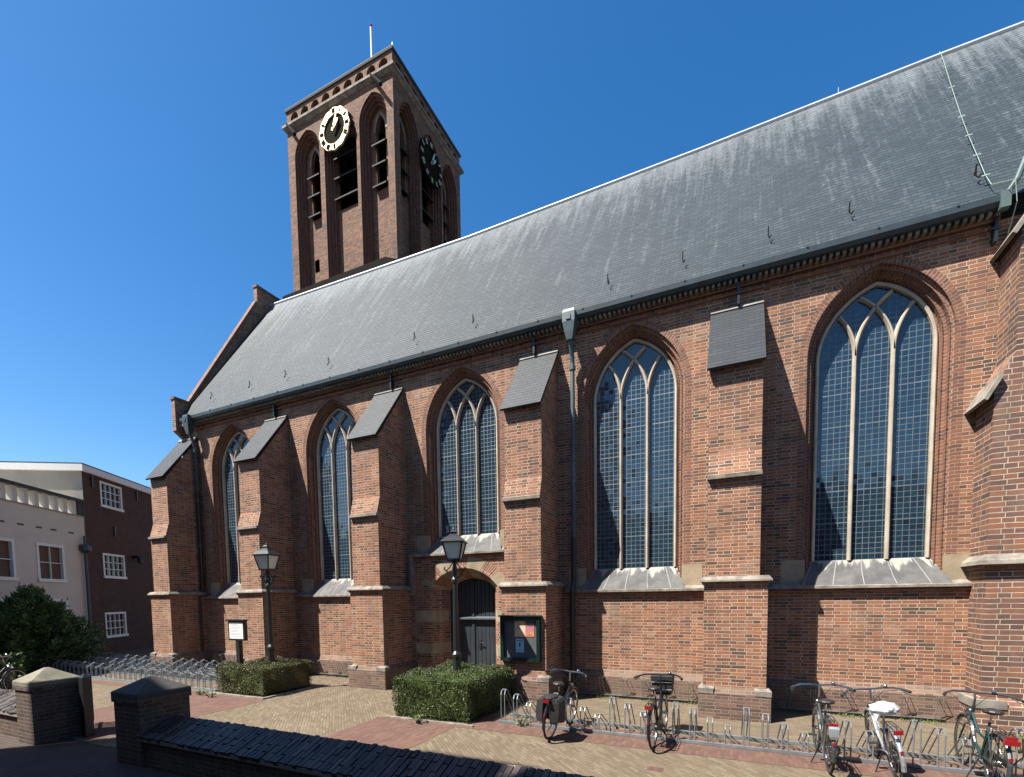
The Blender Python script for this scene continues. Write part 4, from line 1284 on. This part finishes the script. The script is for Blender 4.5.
for z in (.18, .5, .84): mb.box(-.14, -.06, -.02, .02, z - .03, z + .03)
mb.build('hinges', 'iron', root)


# ================================================================== PLANTS
def leaf(mb, c, d, s, rng, w=.55):
    d = d.normalized(); side = d.orthogonal().normalized()
    side = Matrix.Rotation(rng.uniform(0, 2 * PI), 3, d) @ side
    a = c - d * s * .5; b = c + d * s * .5
    mb.face([a, c + side * s * w * .5, b, c - side * s * w * .5], uv=[(0, 0), (1, 0), (1, 1), (0, 1)])


def hedge(x0, x1, y0, y1, h, label, mat, seed):
    cx, cy = (x0 + x1) / 2, (y0 + y1) / 2
    rng = random.Random(seed)
    root = thing('box_hedge', label, 'hedge', (cx, cy, 0), group='clipped box hedges')
    mb = MB(); a, b = (x1 - x0) / 2, (y1 - y0) / 2

    def bumpf(p): return .05 * math.sin(p.x * 5 + seed) * math.sin(p.z * 6 + 1 + p.y * 5) + .03 * math.sin(p.y * 4.3 + p.x * 3.1)
    mb.box(-a + .07, a - .07, -b + .07, b - .07, 0.05, h - .07)
    area = [('t', 4 * a * b), ('s', 2 * a * h), ('n', 2 * a * h), ('e', 2 * b * h), ('w', 2 * b * h)]
    tot = sum(q[1] for q in area)
    for nm, ar in area:
        for _ in range(int(ar * 5200)):
            u, v = rng.uniform(-1, 1), rng.uniform(-1, 1)
            if nm == 't': p = Vector((u * a, v * b, h)); n = Vector((0, 0, 1))
            elif nm in 'sn': sg = -1 if nm == 's' else 1; p = Vector((u * a, sg * b, (v + 1) / 2 * h)); n = Vector((0, sg, 0))
            else: sg = 1 if nm == 'e' else -1; p = Vector((sg * a, u * b, (v + 1) / 2 * h)); n = Vector((sg, 0, 0))
            dp = -abs(rng.gauss(0, .035)) + bumpf(p) + (rng.uniform(.02, .07) if rng.random() < .02 else 0)
            p = p + n * dp
            # rounded edges
            for ax, lim in ((0, a), (1, b)):
                ex = abs(p[ax]) - (lim - .07)
                if ex > 0 and p.z > h - .07: p.z -= ex * .5
            d = (n * .6 + Vector((rng.gauss(0, 1), rng.gauss(0, 1), rng.gauss(.35, 1)))).normalized()
            leaf(mb, p, d, rng.uniform(.018, .034), rng)
    mb.build('foliage', mat, root)
    mb = MB()
    for k in range(7):
        x = -a + .15 + (2 * a - .3) * k / 6
        mb.tube([(x, 0, 0), (x + rng.uniform(-.05, .05), 0, h * .5), (x + rng.uniform(-.1, .1), rng.uniform(-.1, .1), h - .1)], [.02, .015, .006], 5)
    mb.build('stems', 'bark', root)


hedge(-11.42, -9.79, -3.02, -1.55, 0.71, 'small clipped hedge around the far lamp post, browner and shorter', 'hedge_dry', 4)
hedge(-5.86, -4.19, -3.28, -1.3, 0.79, 'taller clipped green hedge around the near lamp post by the door', 'hedge', 9)


def conifer():
    root = thing('yew_bush', 'big dark spreading yew bush before the cream rendered house', 'bush', (-20.5, -3.0, 0))
    rng = random.Random(11)
    mb = MB()
    lim = MB()
    for k in range(420):
        ang = rng.uniform(0, 2 * PI); t = rng.random() ** .85
        z = .1 + t * 2.2
        reach = (1.85 * (1 - t ** 1.7) + .15) * rng.uniform(.62, 1.06)
        tip = Vector((math.cos(ang) * reach, math.sin(ang) * reach, z + rng.uniform(.1, .45)))
        st = Vector((tip.x * .15, tip.y * .15, z * .75))
        if k % 6 == 0: lim.tube([st, (st + tip) / 2 + Vector((0, 0, .1)), tip], [.03, .02, .005], 5)
        axis = (tip - st); out = axis.normalized()
        for q in range(130):
            s = rng.random() ** .5
            sidev = Vector((-out.y, out.x, 0)) * rng.choice((-1, 1))
            p = st + axis * s + sidev * rng.uniform(0, .36 * (1.12 - s)) + Vector((rng.gauss(0, .05), rng.gauss(0, .05), rng.gauss(0, .06) + .1 * s))
            d = (out * .9 + sidev * .8 + Vector((rng.gauss(0, .3), rng.gauss(0, .3), rng.gauss(.3, .35))))
            leaf(mb, p, d, rng.uniform(.07, .16), rng, .34)
    mb.build('crown', 'yew', root)
    lim.tube([(0, 0, 0), (.05, 0, 1.0), (0, .05, 2.0), (0, 0, 2.4)], [.14, .1, .05, .02], 8)
    lim.build('trunk', 'bark', root)


conifer()


def broad_plant(loc, label, h, n, spread, seed, size=.16, mat='weed', name='leafy_shrub', group=None):
    rng = random.Random(seed)
    root = thing(name, label, 'plant', loc, group=group)
    mb = MB(); st = MB()
    for k in range(n):
        a = rng.uniform(0, 2 * PI); r = spread * math.sqrt(rng.random()); z = h * rng.uniform(.25, 1)
        p = Vector((math.cos(a) * r, math.sin(a) * r, z))
        if k % 5 == 0: st.tube([(p.x * .2, p.y * .2, 0), (p.x * .6, p.y * .6, z * .6), p], [.012, .008, .003], 4)
        leaf(mb, p, Vector((math.cos(a), math.sin(a), rng.uniform(-.2, .9))), rng.uniform(.6, 1.2) * size, rng, .6)
    mb.build('leaves', mat, root); st.build('stems', 'bark', root)


broad_plant((-17.3, -4.75, 0), 'bright green leafy shrub at the far left edge beside the parked bicycle', .95, 170, .36, 2, .13)
for k, (x, y) in enumerate(((-11.55, -3.35), (-5.1, -3.55), (-11.0, -3.45), (3.1, -2.3), (3.6, -1.7), (-3.3, -3.05))):
    broad_plant((x, y, 0), ['little weed at the corner of the browner hedge and bicycle stands', 'little weed at the foot of the taller hedge', 'low weed on the kerb before the browner hedge',
                            'low weed by the right end of the bicycle rack', 'low weed at the foot of the corner buttress', 'tiny weed at the left end of the bicycle rack'][k],
                .16, 26, .14, 20 + k, .07, name='weed', group='weeds in the paving')


def moss_strip():
    rng = random.Random(5); mb = MB()
    for a, b, y0, y1, n in ((-3.5, -.6, -.34, -.18, 500), (.7, 3.45, -.36, -.18, 650), (-12, -8.9, -.3, -.18, 300), (3.2, 4.3, -1.25, -.74, 350)):
        for _ in range(n):
            y = y1 - abs(rng.gauss(0, .5)) * (y1 - y0)
            x = rng.uniform(a, b)
            if math.sin(x * 7) + rng.gauss(0, .6) < -.2: continue
            leaf(mb, Vector((x, y, rng.uniform(0, .05))), Vector((rng.gauss(0, 1), rng.gauss(0, 1), .6)), rng.uniform(.02, .05), rng)
    o = mb.build('grass', 'weed'); tag(o, 'thin moss and grass along the foot of the church wall', 'grass', kind='stuff')


moss_strip()


# ================================================================== STREET FURNITURE
def lamp(loc, label, H, rz):
    root = thing('street_lamp', label, 'street lamp', loc, rz, group='old lantern lamp posts')
    zb = H - .95
    mb = MB()
    mb.lathe([(.11, 0), (.11, .5), (.085, .56), (.085, 1.0), (.10, 1.04), (.10, 1.10), (.062, 1.16), (.05, zb - .35), (.075, zb - .32), (.075, zb - .27), (.05, zb - .22), (.07, zb - .12), (.04, zb - .02), (.03, zb + .1), (.05, zb + .14)], 12)
    post = mb.build('post', 'iron', root)
    mb = MB()
    for sx in (-1, 1):
        mb.tube([(0, 0, zb - .28), (sx * .09, 0, zb - .22), (sx * .17, 0, zb - .1), (sx * .22, 0, zb - .06), (sx * .2, 0, zb - .02)], .014, 6)
        mb.tube([(sx * .17, 0, zb - .1), (sx * .1, 0, zb - .03), (sx * .04, 0, zb + .06)], .011, 6)
        mb.tube([(0, sx * .02, zb - .28), (0, sx * .16, zb - .12), (0, sx * .2, zb - .03)], .012, 6)
    mb.build('bracket', 'iron', post)
    z0, z1, w0, w1 = zb + .12, zb + .46, .12, .20
    q = ((-1, -1), (1, -1), (1, 1), (-1, 1))
    mb = MB()
    mb.loft([[(sx * w0 * .93, sy * w0 * .93, z0) for sx, sy in q], [(sx * w1 * .93, sy * w1 * .93, z1) for sx, sy in q]], True, True)
    mb.build('lantern_glass', 'lampglass', root)
    mb = MB()
    for sx, sy in q: mb.tube([(sx * w0, sy * w0, z0 - .02), (sx * w1, sy * w1, z1)], .016, 6)
    for w, z in ((w0, z0), (w1, z1)):
        for k in range(4):
            a, b = q[k], q[(k + 1) % 4]
            mb.tube([(a[0] * w, a[1] * w, z), (b[0] * w, b[1] * w, z)], .017, 6)
    mb.loft([[(sx * w0, sy * w0, z0 - .03) for sx, sy in q], [(sx * w0, sy * w0, z0) for sx, sy in q]])
    fr = mb.build('lantern_frame', 'iron', root)
    mb = MB()
    mb.loft([[(sx * w, sy * w, z) for sx, sy in q] for w, z in ((w1 + .035, z1 - .005), (w1 + .035, z1 + .015), (.155, z1 + .09), (.085, z1 + .15), (.06, z1 + .17), (.06, z1 + .2), (.07, z1 + .21), (.04, z1 + .24), (.015, z1 + .26))])
    mb.lathe([(.012, z1 + .25), (.025, z1 + .275), (.012, z1 + .30), (.004, z1 + .33)], 8)
    mb.build('lantern_roof', 'iron', root)


lamp((-10.3, -2.35, 0), 'far black lantern lamp post rising from the browner hedge beside the white sign', 3.82, math.radians(12))
lamp((-5.08, -2.2, 0), 'near black lantern lamp post rising from the taller hedge before the church door', 3.83, math.radians(20))

root = thing('notice_sign', 'small white text sign in a black frame on a post behind the browner hedge', 'sign', (-11.2, -2.55, 0))
mb = MB(); mb.box(-.06, .06, -.04, .06, 0, 1.3); mb.build('post', 'iron', root)
mb = MB(); mb.box(-.30, .30, -.05, .03, 1.25, 1.74); mb.box(-.33, .33, -.09, .05, 1.74, 1.775); mb.build('frame', 'iron', root)
mb = MB(); mb.box(-.25, .25, -.056, -.05, 1.295, 1.70); pn = mb.build('panel', 'white', root)
mb = MB(); rng = random.Random(1)
for k in range(9): z = 1.655 - k * .037; mb.box(-.19, -.19 + rng.uniform(.24, .37), -.058, -.056, z - .002, z + .003)
mb.build('lettering', 'board', pn)

root = thing('notice_board', 'dark green glazed notice board with posters hung on a buttress beside the church door', 'notice board', (-4.08, -1.15, 0))
mb = MB(); a, y0, y1 = .455, -.14, 0.0
mb.box(-a, -a + .075, y0, y1, .87, 1.82); mb.box(a - .075, a, y0, y1, .87, 1.82); mb.box(-a + .075, a - .075, y0, y1, .87, .945); mb.box(-a + .075, a - .075, y0, y1, 1.745, 1.82)
mb.box(-a - .03, a + .03, y0 - .03, y1, 1.82, 1.85)
mb.build('frame', 'green', root)
MB().box(-a + .07, a - .07, -.08, -.002, .94, 1.75).build('back_panel', 'board', root)
PO = plain('cream_poster', (0.72, 0.62, 0.45), .6, dark=(.7, .35, .15), scale=3, bstr=0)
PP = plain('orange_purple_poster', (0.72, 0.28, .06), .6, dark=(.32, .05, .35), scale=4, bstr=0)
PB = plain('blue_poster', (0.35, 0.62, .85), .6, dark=(.3, .52, .75), scale=5, bstr=0)
for nm, m, x0, x1, z0, z1 in (('poster', PO, -.13, .12, 1.39, 1.72), ('poster', PP, .125, .315, 1.40, 1.68), ('poster', PB, -.11, .075, 1.06, 1.35)):
    p = MB().box(x0, x1, -.088, -.08, z0, z1).build(nm, m, root)
    mb = MB()
    if m is PB:
        mb.box(-.04, .0, -.09, -.088, 1.17, 1.27); mb.box(-.09, .05, -.09, -.088, 1.30, 1.315); mb.box(-.08, .04, -.09, -.088, 1.10, 1.11)
    elif m is PP:
        mb.box(.14, .29, -.09, -.088, 1.62, 1.64); mb.box(.16, .27, -.09, -.088, 1.43, 1.445)
    else:
        for k in range(4): mb.box(-.11, -.0, -.09, -.088, 1.66 - k * .035, 1.67 - k * .035)
    mb.build('print', 'board', p)


# ================================================================== BICYCLE RACKS
def holder(h, depth=.5, gap=.035, r=.0095):
    mb = MB()
    for sx in (-1, 1):
        x = sx * gap
        mb.tube([(x, 0, 0.02), (x, 0.0, h * .86), (x, .03, h * .97), (x, .08, h), (x, .14, h * .94), (x, .2, h * .8), (x, depth, 0.04)], r, 6)
    mb.tube([(-gap, .08, h), (gap, .08, h)], r, 6)
    return mb


HOLD = {}


def get_holder(key, parent):
    h, dep, mat = key
    if key not in HOLD:
        HOLD[key] = holder(h, dep).build('hoop', mat, parent); return HOLD[key]
    o = HOLD[key].copy(); COL.objects.link(o); o.parent = parent; return o


def rack(name, x0, x1, y, heights, step, label, depth=.5, mat='galv', rails=True, yaw=0.0):
    root = thing(name, label, 'bike rack', ((x0 + x1) / 2, y, 0), yaw, group='bicycle racks')
    ox = (x0 + x1) / 2
    if rails:
        mb = MB(); mb.box(x0 - ox, x1 - ox, -.03, .03, 0.008, .05); mb.box(x0 - ox, x1 - ox, depth - .03, depth + .03, 0.008, .05); mb.build('rail', mat, root)
    x = x0 + step * .4; k = 0; rng = random.Random(int(x0 * 7))
    while x < x1:
        o = get_holder((heights[k % len(heights)], depth, mat), root)
        o.location = (x - ox, 0, 0.03); o.rotation_euler = (0, 0, rng.uniform(-.04, .04)); x += step; k += 1
    return root


rack('bicycle_rack', -3.78, 3.5, -2.95, (.56, .49, .37, .27), .243, 'long galvanised bicycle rack in front of the church wall with bicycles in it')
rack('bicycle_rack', -21.4, -11.6, -2.92, (.42, .33), .25, 'front row of the empty galvanised bicycle stands left of the browner hedge', depth=.8, mat='galv_blue')
rack('bicycle_rack', -21.4, -11.6, -2.1, (.42, .33), .25, 'middle row of the empty galvanised bicycle stands left of the browner hedge', depth=.8, mat='galv_blue')
rack('bicycle_rack', -21.0, -13.0, -1.35, (.33, .42), .25, 'back row of the empty galvanised bicycle stands nearest the church corner', depth=.8, mat='galv_blue')


def wall_hoops(x0, x1, n, label):
    root = thing('wall_rack', label, 'bike rack', ((x0 + x1) / 2, -.17, 0), group='wheel hoops fixed to the church plinth')
    for k in range(n):
        x = x0 + (x1 - x0) * k / (n - 1) - (x0 + x1) / 2
        mb = MB(); s = random.Random(k).uniform(-.05, .05)
        for sx in (-.04, .04):
            mb.tube([(x + sx, -.02, .06), (x + sx + s, -.1, .3), (x + sx + s, -.16, .46), (x + sx + s * .5, -.05, .5)], .0055, 5)
        mb.tube([(x - .04 + s, -.16, .46), (x + .04 + s, -.16, .46)], .0055, 5)
        mb.build('hoop', 'galv', root)
    MB().box(x0 - (x0 + x1) / 2 - .1, x1 - (x0 + x1) / 2 + .1, -.025, 0, .06, .075).build('rail', 'galv', root)


wall_hoops(-3.0, -.75, 6, 'wheel hoops on the church plinth between the downpipe and the nearest buttress')
wall_hoops(.95, 3.2, 6, 'wheel hoops on the church plinth below the largest window at right')
wall_hoops(-11.3, -9.1, 6, 'wheel hoops on the church plinth just right of the browner hedge')
wall_hoops(-15.6, -14.6, 4, 'wheel hoops on the church plinth behind the empty bicycle stands')


# ================================================================== BICYCLES
def bicycle(loc, yaw, lean, label, frame='black', guard='black', bars='chrome', extras=(), scale=.9, tread='rubber', steer=0.0):
    root = thing('bicycle', label, 'bicycle', loc, 0, group='bicycles in the racks')
    root.rotation_euler = (0, lean, yaw); root.scale = (scale, scale, scale)
    R = .34; WB = 1.10; hb = R + .018

    def wheel(y):
        n = 32
        mb = MB(); mb.tube([(0, y + math.cos(2 * PI * k / n) * R, hb + math.sin(2 * PI * k / n) * R) for k in range(n)], .0195, 8, True)
        w = mb.build('wheel', tread, root)
        mb = MB(); mb.tube([(0, y + math.cos(2 * PI * k / n) * (R - .026), hb + math.sin(2 * PI * k / n) * (R - .026)) for k in range(n)], .011, 6, True)
        for k in range(18):
            a = 2 * PI * k / 18; sx = .03 if k % 2 else -.03
            mb.tube([(sx, y + math.cos(a + .25) * .03, hb + math.sin(a + .25) * .03), (0, y + math.cos(a) * (R - .03), hb + math.sin(a) * (R - .03))], .0022, 3)
        mb.build('rim', 'chrome', w)
        mb = MB(); mb.tube([(-.06, y, hb), (.06, y, hb)], .018, 8); mb.tube([(-.035, y, hb), (.035, y, hb)], .03, 8); mb.build('hub', 'chrome', w)
    wheel(0); wheel(WB)
    bb = Vector((0, .47, .30)); st = Vector((0, .30, .80)); hl = Vector((0, .92, .66)); ht = Vector((0, .86, .90))
    mb = MB()
    mb.tube([bb, st], .016, 8); mb.tube([bb, (0, .7, .42), hl], .019, 8); mb.tube([bb + (st - bb) * .5, (0, .62, .58), (0, .80, .72), hl + (ht - hl) * .55], .016, 8); mb.tube([hl, ht], .021, 8)
    for sx in (-1, 1):
        mb.tube([bb + Vector((sx * .03, 0, 0)), (sx * .05, .2, hb), (sx * .055, 0, hb)], .01, 6); mb.tube([st + Vector((sx * .015, 0, -.08)), (sx * .05, .05, hb + .1), (sx * .055, 0, hb)], .009, 6)
    mb.build('frame', frame, root)
    mb = MB()
    for sx in (-1, 1): mb.tube([(0, .925, .64), (sx * .05, .94, .62), (sx * .052, 1.0, .52), (sx * .055, WB, hb)], .012, 6)
    mb.build('fork', frame, root)
    # handlebar
    mb = MB()
    mb.tube([ht, (0, .845, 1.0), (0, .87, 1.07)], .014, 8)
    mb.tube([(-.39, .60, 1.06), (-.35, .70, 1.075), (-.26, .80, 1.09), (-.12, .86, 1.085), (0, .87, 1.075), (.12, .86, 1.085), (.26, .80, 1.09), (.35, .70, 1.075), (.39, .60, 1.06)], .0145, 8)
    hbar = mb.build('handlebar', bars, root)
    for sx in (-1, 1):
        MB().tube([(sx * .397, .58, 1.057), (sx * .36, .68, 1.072)], .021, 8).build('grip', 'rubber', hbar)
        MB().tube([(sx * .33, .73, 1.06), (sx * .37, .66, 1.03), (sx * .39, .58, 1.02)], .006, 5).build('brake_lever', 'chrome', hbar)
    MB().tube([(-.3, .75, 1.06), (-.2, .98, 1.0), (-.06, 1.0, .85), (0, .97, .62)], .004, 4).tube([(.3, .75, 1.06), (.18, .99, 1.02), (.05, .99, .86), (0.02, .9, .7)], .004, 4).build('brake_cable', 'rubber', hbar)
    MB().ell((.17, .80, 1.125), .03, .03, .022).build('bell', 'chrome', hbar)
    # saddle
    mb = MB(); mb.tube([st, st + (st - bb).normalized() * .12], .013, 8); post = mb.build('seat_post', 'chrome', root)

    def sf(p):
        w = 1.0 if p.y < 0 else 1.0 - .72 * min(1, p.y * 1.1)
        return Vector((p.x * w, p.y, p.z + (.25 if p.y < -.5 else 0)))
    mb = MB(); mb.ell((0, .255, .945), .11, .145, .04, 14, 8, 0, sf); mb.build('saddle', 'saddle', post)
    # mudguards
    for nm, y, a0, a1 in (('rear', 0, 15, 195), ('front', WB, 35, 165)):
        mb = MB(); r = R + .035; rings = []
        for k in range(15):
            a = math.radians(a0 + (a1 - a0) * k / 14)
            rings.append([(x, y + math.cos(a) * (r + e), hb + math.sin(a) * (r + e)) for x, e in ((-.028, -.02), (-.022, .0), (0, .01), (.022, .0), (.028, -.02), (.022, -.006), (0, .004), (-.022, -.006))])
        mb.loft(rings); mb.build('mudguard', guard, root)
    # carrier
    mb = MB(); zc = .755
    for x in (-.06, -.02, .02, .06): mb.tube([(x, -.30, zc), (x, .20, zc)], .006, 5)
    mb.tube([(-.065, -.30, zc), (.065, -.30, zc)], .007, 5); mb.tube([(-.065, .20, zc), (.065, .2, zc)], .007, 5); mb.tube([(-.065, -.05, zc), (.065, -.05, zc)], .006, 5)
    for sx in (-1, 1): mb.tube([(sx * .062, -.18, zc), (sx * .062, 0, hb)], .006, 5); mb.tube([(sx * .062, .02, zc), (sx * .062, 0, hb)], .006, 5)
    car = mb.build('carrier', 'chrome' if guard != 'black' else 'black', root)
    MB().obox((0, -.318, zc - .015), (.05, 0, 0), (0, .015, 0), (0, 0, .026)).build('rear_light', 'red', car)
    MB().obox((0, -.362, .50), (.016, 0, 0), (0, .01, 0), (0, 0, .022)).build('rear_reflector', 'red', root)
    # chain case, cranks, pedals, stand, head lamp
    mb = MB(); out = []
    for k in range(9): a = PI / 2 + PI * k / 8; out.append((0 + math.cos(a) * .06, hb + math.sin(a) * .06))
    for k in range(9): a = -PI / 2 + PI * k / 8; out.append((bb.y + math.cos(a) * .105, bb.z + math.sin(a) * .105))
    mb.prism(out, 'x', .045, .075); mb.build('chain_case', 'black', root)
    mb = MB(); mb.tube([(.1, bb.y, bb.z), (.1, bb.y + .1, bb.z - .13)], .01, 6); mb.tube([(-.1, bb.y, bb.z), (-.1, bb.y - .1, bb.z + .13)], .01, 6); mb.tube([(-.1, bb.y, bb.z), (.1, bb.y, bb.z)], .012, 6)
    cr = mb.build('crank', 'chrome', root)
    MB().box(.11, .2, bb.y + .07, bb.y + .14, bb.z - .14, bb.z - .12).build('pedal', 'rubber', cr); MB().box(-.2, -.11, bb.y - .14, bb.y - .07, bb.z + .12, bb.z + .14).build('pedal', 'rubber', cr)
    MB().tube([(-.05, .38, .29), (-.17, .33, .02)], .009, 6).build('kickstand', 'chrome', root)
    mb = MB(); mb.ell((0, .99, .80), .04, .055, .04); mb.tube([(0, .98, .80), (0, .92, .78)], .008, 5); mb.build('headlamp', 'chrome', root)
    for e in extras: e(root)
    return root


def panniers(root):
    for sx in (-1, 1):
        mb = MB(); rings = []
        for w, z in ((.05, .36), (.075, .40), (.085, .55), (.075, .72), (.05, .765)):
            x0 = sx * .075; x1 = sx * (.075 + w * 1.6)
            rings.append([(x0, -.27, z), (x1, -.24, z), (x1, .1, z), (x0, .14, z)] if sx > 0 else [(x0, .14, z), (x1, .1, z), (x1, -.24, z), (x0, -.27, z)])
        mb.loft(rings); mb.build('pannier', 'cloth_black', root)
    mb = MB(); mb.ell((0, -.07, .775), .1, .2, .035); mb.build('bag_flap', 'cloth_black', root)


def front_basket(root):
    mb = MB(); rings = []
    for a, b, z in ((.14, .11, .70), (.155, .125, .74), (.185, .15, 1.0), (.19, .155, 1.04), (.18, .145, 1.05)):
        rings.append([(sx * a, 1.08 + sy * b, z) for sx, sy in ((-1, -1), (1, -1), (1, 1), (-1, 1))])
    mb.loft(rings); bk = mb.build('front_bag', 'cloth_black', root)
    mb = MB()
    for z in (.8, .93): mb.tube([(-.178, .925, z), (.178, .925, z)], .007, 5)
    mb.build('straps', 'silver', bk)


def silver_case(root):
    mb = MB(); rings = []
    for w, z, yb in ((.04, .56, -.35), (.055, .60, -.36), (.06, .70, -.35), (.05, .735, -.33)):
        rings.append([(-w, yb, z), (w, yb, z), (w * .8, yb + .09, z), (-w * .8, yb + .09, z)])
    mb.loft(rings); mb.build('tail_case', 'silver', root)


def saddle_bag(root):
    rng = random.Random(4)

    def fn(p):
        k = 1 + .10 * math.sin(p.x * 7 + p.y * 4) * math.cos(p.z * 5 + p.y * 6)
        return p * k
    mb = MB(); mb.ell((0, .235, .93), .165, .20, .085, 20, 12, 0, fn)
    mb.tube([(-.1, .1, .88), (-.14, .07, .80), (-.11, .05, .76)], [.035, .02, .008], 6); mb.build('plastic_saddle_cover', 'white_bag', root)


def crate_red(root):
    mb = MB(); mb.box(-.07, .07, -.36, -.32, .67, .725); mb.build('red_tail_lamp', 'red', root)
    for sx in (-1, 1): MB().tube([(sx * .1, -.3, .76), (sx * .11, -.33, .55), (sx * .07, -.2, .4)], .008, 5).build('carrier_stay', 'black', root)


BIKES = [
    dict(loc=(-2.58, -3.55, 0), yaw=math.radians(-1), lean=math.radians(5), label='black bicycle with black panniers parked just right of the taller hedge', extras=(panniers,)),
    dict(loc=(-1.02, -3.43, 0), yaw=math.radians(-2), lean=math.radians(-2), label='black bicycle carrying a big black bag over its front wheel', extras=(front_basket,), bars='black'),
    dict(loc=(1.12, -3.56, 0), yaw=0.0, lean=math.radians(-1), label='dark bicycle with shiny handlebar and silver tail case below its black saddle', frame='greybike', guard='greybike', extras=(silver_case,)),
    dict(loc=(1.80, -3.62, 0), yaw=0.0, lean=math.radians(-8), label='silver bicycle with a white plastic bag over its saddle', frame='silver', guard='silver', extras=(saddle_bag,)),
    dict(loc=(2.69, -3.5, 0), yaw=math.radians(-3), lean=math.radians(2), label='dark teal bicycle with big red tail lamp at the right end of the rack', frame='teal', guard='greybike', bars='greybike', extras=(crate_red,)),
    dict(loc=(-15.6, -5.9, 0), yaw=math.radians(25), lean=math.radians(-4), label='dark bicycle half hidden behind the left gate pillar', frame='greybike', guard='black'),
]
for b in BIKES: bicycle(**b)
